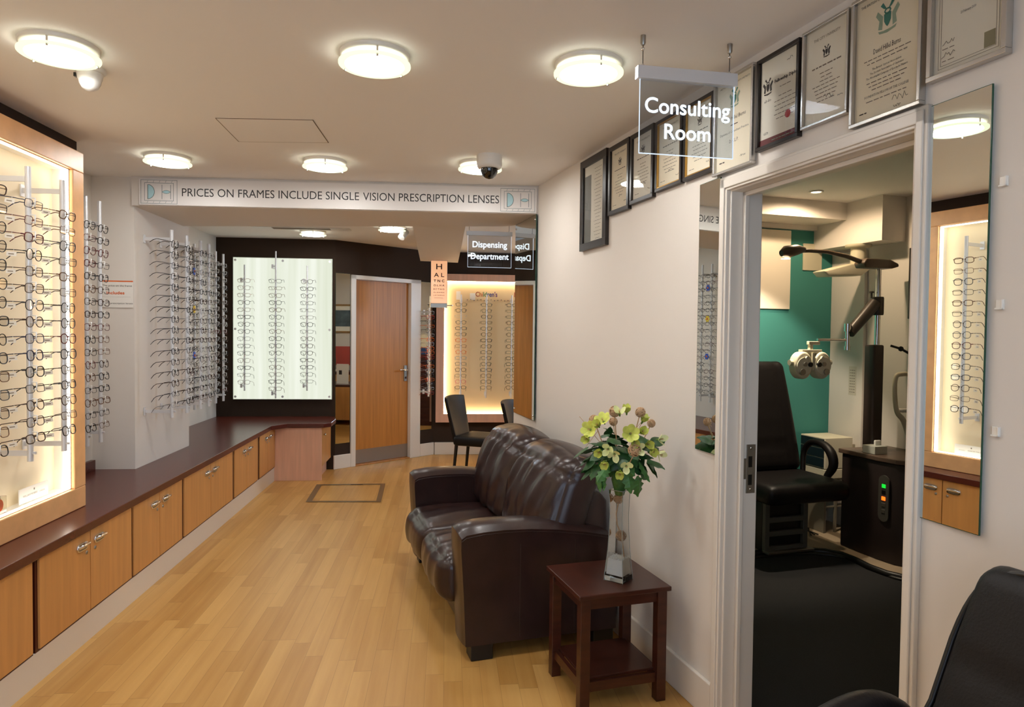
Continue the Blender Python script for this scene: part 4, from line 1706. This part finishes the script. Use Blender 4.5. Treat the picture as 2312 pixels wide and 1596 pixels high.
def rattan_ball(c, r, seed):
    rnd = random.Random(seed)
    mb = MB()
    c = Vector(c)
    for k in range(11):
        ax = Vector((rnd.gauss(0, 1), rnd.gauss(0, 1), rnd.gauss(0, 1))).normalized()
        u = ax.orthogonal().normalized()
        v = ax.cross(u)
        off = ax * rnd.uniform(-.35, .35) * r
        rr = math.sqrt(max(.1, 1 - (off.length / r) ** 2)) * r
        mb.tube([c + off + (u * math.cos(a) + v * math.sin(a)) * rr for a in [2 * PI * i / 16 for i in range(16)]], r * .075, 4, 0, True)
    mb.ball(c, r * .80, 0, 10)
    return mb


def leaf_mesh(kind):
    mb = MB()
    n = 8
    vs, fs = [], []
    L = .085 if kind == 'ivy' else .11
    for i in range(n + 1):
        t = i / n
        if kind == 'ivy':
            w_ = .036 * (math.sin(PI * min(1, t * 1.0 + .03)) ** .7) * (1 - t * .55) * 1.25
        else:
            w_ = .030 * (math.sin(PI * (t * .95 + .03)) ** .8) * (.72 if i % 2 else 1.15)
        z = -.025 * t * t
        vs += [(-w_, t * L, z - .006 * (1 if w_ > .01 else 0)), (0, t * L, z + .003), (w_, t * L, z - .006 * (1 if w_ > .01 else 0))]
    for i in range(n):
        for k in (0, 1):
            fs.append((i * 3 + k, i * 3 + k + 1, i * 3 + k + 4, i * 3 + k + 3))
    mb.add(vs, fs, 0, kind == 'ivy')
    return mb


def flower_mesh(petals, L, wd, open_, m0):
    mb = MB()
    for k in range(petals):
        a = 2 * PI * k / petals
        M_ = Matrix.Rotation(a, 4, 'Z')
        n = 6
        vs, fs = [], []
        for i in range(n + 1):
            t = i / n
            w_ = wd * math.sin(PI * (t * .9 + .06)) ** .7
            r = L * math.sin(open_ * t) * .9
            z = L * t * math.cos(open_ * t * .7)
            vs += [(r, -w_, z - .15 * w_), (r + .12 * w_, 0, z), (r, w_, z - .15 * w_)]
        for i in range(n):
            for q in (0, 1):
                fs.append((i * 3 + q, i * 3 + q + 1, i * 3 + q + 4, i * 3 + q + 3))
        mb.add(vs, fs, 0, True, M_)
    for k in range(5):
        a = 2 * PI * k / 5
        mb.tube([(0, 0, .002), (.004 * math.cos(a), .004 * math.sin(a), L * .6)], .0008, 4, 1)
    mb.lathe([(.0025, -.012), (.004, -.004), (.005, .004)], 8, mi=2)
    return mb.mesh('flower', [m0, M_RATTAN, mat('stem_green', (96, 130, 58), .6)])


def aim(o_, p, d_, roll=0.):
    d_ = Vector(d_).normalized()
    q = d_.to_track_quat('Z', 'Y')
    o_.matrix_local = Matrix.Translation(p) @ q.to_matrix().to_4x4() @ Matrix.Rotation(roll, 4, 'Z')


IVY = leaf_mesh('ivy').mesh('leaf', M_GREENL)
FERN = leaf_mesh('fern').mesh('leaf', M_GREENF)
F1 = flower_mesh(6, .040, .0145, 1.25, M_PETAL)
F2 = flower_mesh(3, .036, .013, .9, M_PETALW)
F3 = flower_mesh(5, .034, .014, .55, M_PETAL)
rnd = random.Random(17)
for k in range(120):             # foliage dome
    a = 2 * PI * k * .618
    e_ = math.asin(min(.97, -.55 + 1.35 * (k / 119)))
    R = rnd.uniform(.035, .112)
    dr = Vector((math.cos(a) * math.cos(e_), math.sin(a) * math.cos(e_), math.sin(e_)))
    p = Vector((0, 0, .095)) + Vector((dr.x * R * 1.2, dr.y * R * 1.1, dr.z * R * 1.05))
    o_ = link('leaf', FERN if e_ < -.1 and k % 2 else IVY, fl)
    ydir = (dr + Vector((0, 0, -.45)) + Vector((rnd.uniform(-1.1, 1.1), rnd.uniform(-1.1, 1.1), rnd.uniform(-.8, .5)))).normalized()
    zd = (dr + Vector((0, 0, .5))).normalized()
    xd = ydir.cross(zd).normalized()
    zd = xd.cross(ydir)
    m = Matrix((xd, ydir, zd)).transposed().to_4x4()
    m.translation = p
    o_.matrix_local = m @ Matrix.Scale(rnd.uniform(.6, .95), 4)
# flowers as placed in the photograph: (to the right, toward the camera, up)
for (x, y, z), me, dr, rl in (((.022, .02, .272), F3, (0, .1, 1), 0), ((-.115, .06, .205), F1, (-.5, .8, .3), .3), ((-.125, .07, .175), F3, (-.6, .8, -.2), .9), ((.035, .125, .205), F1, (.15, 1, .35), .4), ((.075, .11, .21), F3, (.6, .6, .5), 0),
                             ((.145, .05, .175), F2, (1, .4, .2), .2), ((.10, .10, .165), F3, (.6, 1, .0), .6), ((-.045, .125, .145), F2, (-.3, 1, .0), 0), ((-.075, .125, .135), F3, (-.5, 1, -.3), 0), ((.022, .13, .085), F2, (.1, 1, -.1), .5),
                             ((-.022, .135, .13), F2, (0, 1, -.4), .9), ((-.085, .09, .225), F3, (-.4, .5, .6), 0), ((-.055, .125, .095), F3, (-.3, .9, -.6), .3), ((-.065, .05, .235), F1, (-.4, .4, .9), 0), ((.115, .09, .14), F3, (.7, .8, -.4), 0),
                             ((.085, .0, .235), F3, (.5, .1, 1), .5), ((.145, .03, .12), F2, (1, .3, -.6), 0), ((.05, .12, .175), F3, (.3, 1, -.2), 0), ((.065, .125, .15), F2, (.4, 1, .1), 1.0), ((-.005, .06, .27), F2, (-.1, .4, 1), .4), ((.0, .12, .06), F3, (-.1, 1, -.7), .2)):
    o_ = link('flower', me, fl)
    aim(o_, Vector((x, -y * 1.15, z)), (dr[0], -dr[1] - .35, dr[2]), rl)
for i, ((x, y, z), r) in enumerate((((-.025, -.03, .275), .0215), ((.075, -.03, .275), .0195), ((-.105, -.02, .238), .0195), ((.052, -.15, .145), .0235), ((.12, .03, .225), .016), ((-.03, .09, .22), .017))):
    mb = rattan_ball((x, y, z), r, 60 + i)
    mb.tube([(x * .25, y * .3, .06), (x * .7, y * .8, z * .65), (x * .95, y * .97, z - r * .8)], .0022, 5)
    mb.obj('rattan_ball', M_RATTAN, fl)
for i, (a, b) in enumerate((((-.165, .02, .245), (-.12, .02, .19)), ((-.09, .02, .19), (-.165, .04, .08)), ((.06, .05, .2), (.115, .06, .26)), ((-.11, .12, .08), (-.06, .13, -.03)), ((.17, .03, .12), (.1, .05, .1)))):
    MB().tube([(0, 0, .05), b if i != 2 else (.05, .04, .15), ((a[0] + b[0]) / 2, (a[1] + b[1]) / 2 + .015, (a[2] + b[2]) / 2), a], .0012, 5).obj('twig', M_RATTAN, fl)
mb = MB()
mb.lathe([(.018, -.06), (.026, -.03), (.034, 0), (.03, .05), (0, .07)], 10)
mb.obj('stem_bunch', M_GREENF, fl)
mb = rattan_ball((-.005, .005, -.078), .0185, 81)
for q in rattan_ball((.008, .005, -.225), .0205, 82),:
    mb.add(q.v, q.f, 0, True)
mb.tube([(-.005, .005, -.097), (-.012, .005, -.14), (-.008, .004, -.18), (.003, .004, -.207)], .0026, 6)
mb.tube([(.012, .005, -.245), (.018, .004, -.28), (.022, .002, -.32)], .0028, 6)
mb.tube([(-.005, .005, -.06), (0, 0, -.03), (0, 0, .03)], .0022, 6)
mb.obj('rattan_twig', M_RATTAN, fl)

# ================================================================ black dining chairs beyond the right wall
def dining_chair(label, x, y, rz, proto=None):
    o = thing('dining_chair', label, 'chair', (x, y, 0), rz, 'black leather chairs in the dispensing area')
    # local: faces +x
    mb = MB()
    mb.cushion((.02, 0, .435), (.235, .215, .045), .03, 8)
    mb.obj('seat', M_BLACKL, o)
    mb = MB()
    n, m_ = 8, 8
    vs, fs = [], []
    for side in (0, 1):
        for i in range(n + 1):
            t = i / n
            for j in range(m_ + 1):
                u = -1 + 2 * j / m_
                wd = .165 + .045 * t
                bend = .045 * (1 - u * u) * t
                th = .020 * (1 - .25 * t)
                zz = .40 + t * .44 - .012 * u * u * t
                vs.append((-.205 - .085 * t - bend * .9 + (th if side else -th), u * wd, zz))
    k = (n + 1) * (m_ + 1)
    for i in range(n):
        for j in range(m_):
            a = i * (m_ + 1) + j
            fs.append((a, a + m_ + 1, a + m_ + 2, a + 1))
            fs.append((k + a, k + a + 1, k + a + m_ + 2, k + a + m_ + 1))
    for i in range(n):
        for j in (0, m_):
            a, b = i * (m_ + 1) + j, (i + 1) * (m_ + 1) + j
            fs.append((a, k + a, k + b, b) if j == 0 else (a, b, k + b, k + a))
    for j in range(m_):
        a = n * (m_ + 1) + j
        fs.append((a, k + a, k + a + 1, a + 1))
        fs.append((j, j + 1, k + j + 1, k + j))
    mb.add(vs, fs, 0, True)
    mb.obj('backrest', M_BLACKL, o, .008, 3)
    for sx, sy in ((.2, .17), (.2, -.17), (-.2, .15), (-.2, -.15)):
        MB().tube([(sx, sy, .40), (sx * (1.04 if sx > 0 else 1.18), sy * 1.04, 0)], [.018, .012], 8).obj('leg', M_BLACK, o)
    return o


dining_chair('black leather dining chair fully in view beyond the sofa', .345, 6.42, -.42)
dining_chair('black leather dining chair half hidden behind the end of the right wall', .83, 5.98, -.35)

# ================================================================ office chair in the near right corner
o = thing('office_chair', 'black leather office chair in the near right corner, back to the wall', 'office chair', RW(.752, K - 1.02, 0), RWA)
mb = MB()
Mx = Matrix.Translation((0, -.195, .708)) @ Matrix.Rotation(math.radians(24), 4, 'X')


def bk(p, q, nn):
    x, y, z = q
    out = p.copy()
    out.x *= 1 - .07 * max(0, z) ** 2 + .05 * max(0, -z)
    if y > 0:
        out.y += .03 * (1 - x * x) - .02 * (1 - abs(z))
        for s_ in (-.35, .3):
            out.y -= .016 * math.exp(-((z - s_) / .035) ** 2) * (1 - x ** 8)
    out.y += .05 * max(0, -z) ** 2
    return out


mb.cushion((0, 0, 0), (.275, .055, .30), .05, 30, 0, Mx, bk)
mb.obj('backrest', M_BLACKL, o)
mb = MB()
pts = []
for k in range(56):
    a = 2 * PI * k / 56
    c, s_ = math.cos(a), math.sin(a)
    qx, qz = math.copysign(abs(c) ** .38, c), math.copysign(abs(s_) ** .38, s_)
    pts.append(Mx @ bk(Vector((qx * .270, .036, qz * .295)), (qx, .4, qz), Vector((0, 0, 0))))
mb.tube(pts, .007, 6, 0, True)
mb.obj('piping', M_BLACK, o)
mb = MB()
mb.cushion((0, .08, .47), (.26, .25, .05), .045, 10)
mb.obj('seat', M_BLACKL, o)
for sx in (-1, 1):
    x = sx * .285
    MB().tube(*smooth([(x * .9, -.19, .57), (x, -.13, .675), (x, -.05, .715), (x, .03, .708), (x, .12, .675), (x, .16, .62), (x, .15, .54), (x * .93, .10, .47)], [.02, .026, .03, .03, .028, .024, .022, .02]), 14).obj('armrest', M_BLACKL, o)
MB().lathe([(.03, .12), (.03, .30), (.022, .30), (.022, .43)], 16, c=(0, .05, 0)).obj('column', M_BLACK, o)
for k in range(5):
    a = 2 * PI * k / 5 + .3
    c, s_ = math.cos(a), math.sin(a)
    leg = MB().tube([(.02 * c, .05 + .02 * s_, .13), (.27 * c, .05 + .27 * s_, .075)], [.024, .016], 8).obj('leg', M_BLACK, o)
    MB().lathe([(.026, -.02), (.026, .02)], 14, c=(.28 * c, .05 + .28 * s_, .026), axis='x').obj('castor', M_BLACK, leg)

# ================================================================ consulting room things
def cthing(name, label, cat, n_, s_, z=.03, rot=0.):
    return thing(name, label, cat, CW(n_, s_, z), TH + rot)


# downlight
o = cthing('downlight', 'small round downlight in the consulting room ceiling', 'downlight', 3.223, 3.691, Z)
MB().lathe([(.045, 0), (.045, -.006), (.034, -.008), (.03, -.002)], 24).obj('ring', M_WHITEP, o)
MB().lathe([(.03, -.004), (0, -.005)], 20).obj('bulb', glow('warm_bulb', (255, 226, 180), 30), o)
ld = bpy.data.lights.new('downlight_beam', 'SPOT')
ld.energy = 34
ld.color = (1, .74, .48)
ld.spot_size = math.radians(172)
ld.spot_blend = .4
ld.shadow_soft_size = .03
l = bpy.data.objects.new('downlight_beam', ld)
COL.objects.link(l)
l.parent = o
l.location = (0, 0, -.012)
# instrument stand: dark cabinet, column, pole with lamp arm and phoropter arm
o = cthing('instrument_stand', 'dark instrument stand with a tall pole and jointed arms, in the consulting room', 'instrument stand', 3.70, 3.40, .03)
mb = MB()
pl = [(-.20, .31), (-.205, .0), (-.19, -.12), (-.14, -.20), (-.06, -.25), (.06, -.27), (.19, -.28), (.19, .31)]
mb.prism(pl, 2, 0, .625)
mb.obj('cabinet', mat('dark_cabinet', (40, 28, 26), .55), o, .01, 3)
mb = MB()
mb.prism([(a * 1.09 + .005, b * 1.06) for a, b in pl], 2, .625, .655)
mb.obj('worktop', mat('instrument_top', (92, 74, 62), .4), o, .005)
mb = MB()
pm = []
for k in range(24):
    a = 2 * PI * k / 24
    pm.append((-.03 + .040 * math.cos(a), .40 + .040 * math.sin(a) + (.105 if math.sin(a) > 0 else -.105)))
Mp = Matrix.Translation((-.2075, -.02, 0))
mb.prism(pm, 0, -.004, .006, 0, M=Mp)
cp = mb.obj('control_panel', mat('panel_grey', (74, 72, 66), .4), o)
for z, nm_, m_ in ((.478, 'green_lamp', glow('lamp_green', (30, 220, 60), 1.2)), (.44, 'button', M_BLACK), (.40, 'orange_lamp', glow('lamp_orange', (255, 90, 20), 3.0)), (.36, 'button', M_SATIN), (.32, 'button', M_SATIN)):
    MB().box(-.215, -.210, -.066, -.038, z - .012, z + .012).obj(nm_, m_, cp, .002)
MB().box(-.12, -.035, .14, .225, .655, 1.355).obj('column', mat('column_brown', (54, 42, 38), .45), o, .012, 3)
MB().lathe([(.017, 1.355), (.017, 1.87)], 18, c=(-.05, .19, 0)).obj('pole', M_CHROME, o)
mb = MB()
mb.lathe([(.033, 1.55), (.036, 1.56), (.036, 1.66), (.033, 1.67)], 18, c=(-.05, .19, 0))
mb.tube([(-.105, .19, 1.66), (-.105, .19, 1.70)], .006, 8)
mb.lathe([(.016, 1.695), (.016, 1.705)], 12, c=(-.105, .19, 0))
mb.tube([(-.05, .19, 1.62), (-.11, .19, 1.62)], .026, 12)
mb.obj('clamp', mat('dark_casting', (66, 58, 50), .4), o)
mb = MB()
mb.tube([(-.09, .175, 1.625), (-.30, .165, 1.43)], [.040, .034], 12)
arm = mb.obj('phoropter_arm', mat('dark_casting'), o)
mb = MB()
mb.tube([(-.315, .165, 1.49), (-.315, .165, 1.345)], .014, 12)
mb.lathe([(.022, 1.44), (.022, 1.49)], 14, c=(-.315, .165, 0))
mb.lathe([(.018, 1.32), (.018, 1.345)], 14, c=(-.315, .165, 0))
mb.tube([(-.30, .165, 1.385), (-.545, .172, 1.385)], .009, 10)
mb.obj('pivot', M_CHROME, arm)
mb = MB()
mb.prism([(-.20, 1.855), (-.215, 1.885), (-.19, 1.915), (.0, 1.915), (.07, 1.89), (.075, 1.87), (.02, 1.855)], 1, .145, .235)
mb.obj('lamp_joint', mat('lamp_bronze', (84, 68, 52), .35), o, .008, 3)
mb = MB()
cur = [(-.20, .19, 1.895), (-.32, .185, 1.925), (-.48, .18, 1.945), (-.62, .175, 1.945), (-.74, .172, 1.937)]
mb.tube(cur, [.016, .014, .012, .012, .012], 10)
la = mb.obj('lamp_arm', mat('lamp_bronze'), o)
mb = MB()
mb.tube([(-.66, .172, 1.95), (-.72, .171, 1.946), (-.80, .17, 1.928), (-.835, .17, 1.918)], [.016, .034, .040, .02], 14)
mb.obj('lamp_head', mat('lamp_bronze'), la)
MB().lathe([(.028, 0), (0, -.003)], 16, c=(-.80, .172, 1.886)).obj('bulb', glow('warm_bulb2', (255, 224, 180), 14), la)
ld = bpy.data.lights.new('lamp_beam', 'SPOT')
ld.energy = 66
ld.color = (1, .84, .64)
ld.spot_size = math.radians(112)
ld.spot_blend = .3
ld.shadow_soft_size = .02
l = bpy.data.objects.new('lamp_beam', ld)
COL.objects.link(l)
l.parent = o
l.location = (-.80, .18, 1.88)
l.rotation_euler = Vector((-.05, .52, -.85)).to_track_quat('-Z', 'Y').to_euler()
mb = MB()
mb.tube([(.045, .17, 1.35), (.10, .14, 1.33), (.20, .10, 1.27)], .008, 8)
mb.tube([(.20, .10, 1.27), (.15, .08, 1.22)], .008, 8)
mb.ball((.10, .14, 1.33), .018, 0, 8)
mb.ball((.20, .10, 1.27), .015, 0, 8)
mb.tube([(.15, .08, 1.24), (.15, .08, 1.15)], [.02, .024], 10)
mb.obj('reading_arm', M_BLACK, o)
# phoropter
o = cthing('phoropter', 'ivory phoropter head with two lens turrets, hanging from the jointed arm', 'phoropter', 3.105, 3.575, 1.16)
for sg in (-1, 1):
    mb = MB()
    pts = [(sg * (.072 + .066 * math.cos(2 * PI * k / 20)), .092 + .086 * math.sin(2 * PI * k / 20)) for k in range(20)]
    mb.prism(pts, 1, -.035, .035)
    body = mb.obj('turret', M_INSTR, o, .012, 3)
    MB().lathe([(.055, -.040), (.055, -.034)], 24, c=(sg * .074, 0, .088), axis='y').obj('dial', mat('ivory_dial', (218, 212, 190), .35), body, .002)
    mb = MB()
    mb.lathe([(.015, -.050), (.015, -.034)], 16, c=(sg * .034, 0, .098), axis='y')
    mb.obj('eyepiece', M_BLACK, body)
    MB().lathe([(.014, -.048), (.014, -.034)], 14, c=(sg * .072, 0, .10), axis='y').obj('knob', M_SATIN, body)
    MB().lathe([(.012, -.048), (.012, -.034)], 14, c=(sg * .058, 0, .138), axis='y').obj('knob', mat('ivory_dial'), body)
    MB().lathe([(.020, -.05), (.020, -.034)], 18, c=(sg * .092, 0, .052), axis='y').obj('cross_cylinder', M_SATIN, body)
    MB().lathe([(.018, 0), (.018, .022)], 14, c=(sg * .137 if sg > 0 else -.158, 0, .11), axis='x').obj('side_knob', M_INSTR, body)
mb = MB()
mb.box(-.075, .075, -.02, .02, .168, .192)
mb.box(-.012, .012, -.012, .012, .19, .235)
mb.box(-.02, .065, -.012, .012, .222, .245)
mb.obj('hanger', M_INSTR, o, .003)
MB().box(-.008, .008, -.03, .03, .06, .17).obj('bridge', M_INSTR, o)
# slit lamp / keratometer on the stand
o = cthing('slit_lamp', 'ivory slit lamp with a curved handle on the instrument stand', 'slit lamp', 3.575, 3.25, .686)
mb = MB()
mb.lathe([(.06, 0), (.06, .012), (.045, .03), (.04, .10), (.055, .16), (.05, .19)], 20, c=(.06, 0, 0))
mb.cushion((.09, .0, .28), (.05, .07, .12), .03, 6)
mb.obj('body', M_INSTR, o)
MB().tube(*smooth([(.02, 0, .10), (-.05, 0, .24), (-.105, 0, .30), (-.125, 0, .42), (-.12, 0, .50), (-.09, 0, .525), (.05, 0, .525), (.075, 0, .51)], [.02, .017, .014, .013, .013, .014, .014, .014]), 10).obj('handle_bow', M_INSTR, o)
MB().tube([(.05, 0, .52), (.045, 0, .30), (.05, 0, .20)], .012, 10).obj('headrest_post', M_INSTR, o)
MB().tube([(.05, -.02, .42), (.13, -.02, .42)], [.05, .055], 18).obj('lens_tube', M_BLACK, o)
MB().tube([(.07, 0, .52), (.13, 0, .57), (.19, 0, .60)], [.03, .035, .03], 12).obj('microscope', M_INSTR, o)
MB().cushion((-.055, 0, .305), (.035, .02, .012), .01, 4).obj('chin_rest', M_WHITEP, o)
o = cthing('tissue_box', 'pale tissue box on the instrument stand', 'tissue box', 3.565, 3.50, .686)
MB().box(-.05, .05, -.05, .05, 0, .05).obj('carton', mat('tissue_carton', (196, 196, 184), .6), o, .002)
MB().cushion((.02, 0, .062), (.025, .008, .022), .006, 4).obj('tissue', M_PAPER, o)
# examination chair
o = cthing('examination_chair', 'black leather examination chair in the consulting room', 'examination chair', 3.06, 3.82, .03)
mb = MB()


def eb(p, q, nn):
    x, y, z = q
    out = p.copy()
    out.x *= 1 - .28 * max(0, (z + 1) / 2) ** 1.4
    if y < 0:
        for s_ in (-.55, -.2, .15, .5):
            out.y += .012 * math.exp(-((z - s_) / .03) ** 2) * (abs(x) < .62)
        out.y += .012 * math.exp(-((abs(x) - .62) / .05) ** 2)
    return out


Mx = Matrix.Translation((-.01, .19, .85)) @ Matrix.Rotation(math.radians(-9), 4, 'X')
mb.cushion((0, 0, 0), (.30, .06, .38), .05, 22, 0, Mx, eb)
mb.obj('backrest', M_BLACKL, o)
MB().cushion((0, -.08, .42), (.315, .27, .065), .055, 12).obj('seat', M_BLACKL, o)
for sg in (-1, 1):
    MB().tube(*smooth([(sg * .305, .10, .47), (sg * .32, .11, .60), (sg * .325, .05, .675), (sg * .325, -.06, .68), (sg * .325, -.14, .63), (sg * .325, -.16, .55), (sg * .31, -.12, .47)], [.018, .02, .023, .026, .032, .03, .022]), 12).obj('armrest', M_BLACKL, o)
mb = MB()
for x in (-.15, .15):
    mb.box(x - .018, x + .018, -.12, -.09, .0, .34)
for z in (.0, .10, .19, .32):
    mb.box(-.15, .15, -.12, -.09, z, z + .035)
mb.obj('footrest_frame', mat('grey_casting', (92, 90, 82), .5), o, .004)
MB().box(-.17, .17, -.09, .20, .0, .34).obj('pedestal', M_BLACK, o, .01)
MB().box(-.17, .19, -.16, -.10, -.004, .012).obj('foot_plate', M_SATIN, o, .002)
# drawers behind it
o = cthing('drawer_unit', 'small white drawer box with dark front, on a stand in the corner', 'drawer unit', 3.715, 4.09, .03)
MB().box(-.125, .115, -.13, .12, .46, .68).obj('upper_case', mat('drawer_white', (222, 214, 190), .5), o, .003)
MB().box(-.128, .118, -.133, .12, .39, .455).obj('lower_case', mat('drawer_white'), o, .003)
for z in (.47, .54, .61):
    MB().box(-.134, -.125, -.12, .11, z, z + .062).obj('drawer', mat('navy_drawer', (22, 36, 44), .4), o, .002)
mb = MB()
for x in (-.115, -.02, .105):
    mb.box(x - .008, x + .008, -.13, -.115, 0, .39)
mb.box(-.12, .11, -.12, .12, .375, .39)
mb.box(-.12, .11, -.125, -.115, .18, .19)
mb.box(-.125, -.115, -.13, .12, 0, .39)
mb.obj('stand', mat('stand_grey', (128, 120, 104), .5), o)
MB().box(.02, .06, -.10, -.095, .2, .37).obj('file', M_PAPER, o)
# white board, projector, notice, small plate
o = cthing('white_board', 'plain white board on the teal consulting room wall', 'white board', 3.19, 4.249, 1.635, PI)
MB().box(-.29, .29, 0, .02, 0, .58).obj('panel', mat('white_board_face', (236, 226, 208), .5), o, .003)
o = cthing('chart_projector', 'white ceiling bracket with a slanting chart projector arm', 'projector', 3.74, 3.86, 2.08)
MB().lathe([(.085, 0), (.085, -.018), (.05, -.024)], 24).obj('ceiling_plate', M_INSTR, o)
MB().lathe([(.05, -.02), (.05, -.15)], 20).obj('collar', M_INSTR, o)
mb = MB()
mb.prism([(.06, -.13), (.06, -.17), (-.02, -.22), (-.30, -.235), (-.34, -.20), (-.10, -.14)], 1, -.06, .06)
mb.obj('projector_body', M_INSTR, o, .01, 3)
o = cthing('wall_plate', 'square white plate on the teal wall behind the lamp arm', 'wall plate', 3.685, 4.25, 1.93, PI)
MB().box(-.085, .085, 0, .01, 0, .20).obj('plate', M_INSTR, o, .002)
o = cthing('paper_notice', 'small printed paper on the white consulting room wall', 'notice', 3.872, 4.02, 1.01, PI / 2)
MB().box(-.035, .035, 0, .0015, 0, .21).obj('paper', mat('notice_paper', (206, 198, 182), .7), o)
mb = MB()
for k in range(9):
    scribble(mb, (0, .002, .02 + .02 * k), UX, UZ, .05, .005, 3, 0, 90 + k)
mb.obj('lettering', M_GREYINK, o)
mb = MB()
for k in range(3):
    mb.tube([(-.05 + k * .03, -.1, .01), (0, -.02 + k * .02, .012), (.06, .05, .01), (.03, .12, .01), (-.04, .08 - k * .03, .012)], .004, 6)
o = mb.obj('cable', M_BLACK, None)
o.location = CW(3.5, 4.02, .03)
o.rotation_euler = (0, 0, TH)
tag(o, 'black tangled cables on the floor beside the drawer unit', 'cable')
o = cthing('wall_picture', 'thin dark framed picture on the far consulting room wall', 'picture', 3.9, 3.49, 1.56, PI / 2)
MB().box(-.08, .08, 0, .02, 0, .47).obj('frame', M_BLKFR, o, .003)

# ================================================================ dispensing area seen in the mirrors
o = thing('framed_picture', 'framed print of a night street, seen in the mirror left of the oak door', 'picture', (2.70, 5.98, 1.42), PI / 2)
mb = MB()
for a, b, c, d_ in ((-.34, .34, 0, .025), (-.34, .34, .43, .455), (-.34, -.315, .025, .43), (.315, .34, .025, .43)):
    mb.box(a, b, 0, .02, c, d_)
mb.obj('frame', mat('gilt_frame', (150, 112, 60), .4), o)
MB().box(-.315, .315, 0, .006, .025, .43).obj('mount', M_PAPERG, o)
MB().box(-.22, .22, .006, .008, .10, .36).obj('print', mat('night_print', (84, 100, 108), .6, var=(9, .4)), o)
o = thing('counter', 'beech counter with a dark top, seen in the mirror left of the oak door', 'counter', (2.41, 6.15, 0))
MB().box(-.24, .24, -.75, .55, .08, .78).obj('body', M_BEECH, o, .002)
MB().box(-.27, .25, -.78, .58, .78, .82).obj('top', M_TOP, o, .003)
pnl = thing('wall_panel', 'coral red panel on the wall behind the counter, seen in the mirror', 'panel', (2.70, 6.05, .9))
MB().box(-.015, 0, -.75, .55, 0, .3).obj('board', mat('coral_panel', (196, 84, 74), .6), pnl)
o = thing('fitting_instrument', 'white fitting instrument on the dark counter top', 'instrument', (2.36, 6.02, .822))
MB().box(-.08, .08, -.07, .07, 0, .03).obj('base', M_WHITEP, o, .004)
MB().tube([(0, 0, .03), (.02, .02, .16), (-.02, .0, .26)], [.03, .022, .04], 12).obj('head', M_SATIN, o)
o = thing('show_card', 'white show card standing on the desk in the mirror', 'card', (1.35, 6.5, .70), PI / 2 + .3)
MB().box(-.10, .10, -.003, .003, 0, .28).obj('card', M_PAPER, o)
MB().box(-.06, -.01, .003, .0035, .13, .19).obj('print', M_INK, o)
o = thing('desk', 'small dark topped desk in the dispensing area, seen in the mirror', 'desk', (1.5, 6.5, 0))
MB().box(-.35, .35, -.55, .45, .67, .70).obj('top', M_WENGE, o, .003)
for sx in (-1, 1):
    for y in (-.5, .4):
        MB().box(sx * .31 - .02, sx * .31 + .02, y - .02, y + .02, 0, .67).obj('leg', M_BLACK, o)
o = thing('louvre_cabinet', 'dark red louvred cabinet, seen in the mirror right of the oak door', 'cabinet', (2.5, 7.4, 0))
MB().box(-.18, .2, -.45, .5, 0, 1.10).obj('case', mat('dark_red_wood', (64, 24, 20), .4), o)
mb = MB()
for k in range(12):
    mb.box(-.195, -.18, -.43, .48, .05 + k * .085, .10 + k * .085)
mb.obj('louvres', mat('dark_red_wood'), o)
MB().box(-.18, .2, -.45, .5, 1.10, 1.2).obj('blue_shelf', mat('blue_shelf', (40, 74, 130), .5), o)
MB().box(-.16, -.12, -.3, .35, 1.2, 1.42).obj('white_box', mat('pale_card', (232, 230, 214), .5), o)  # plain white box of pale card
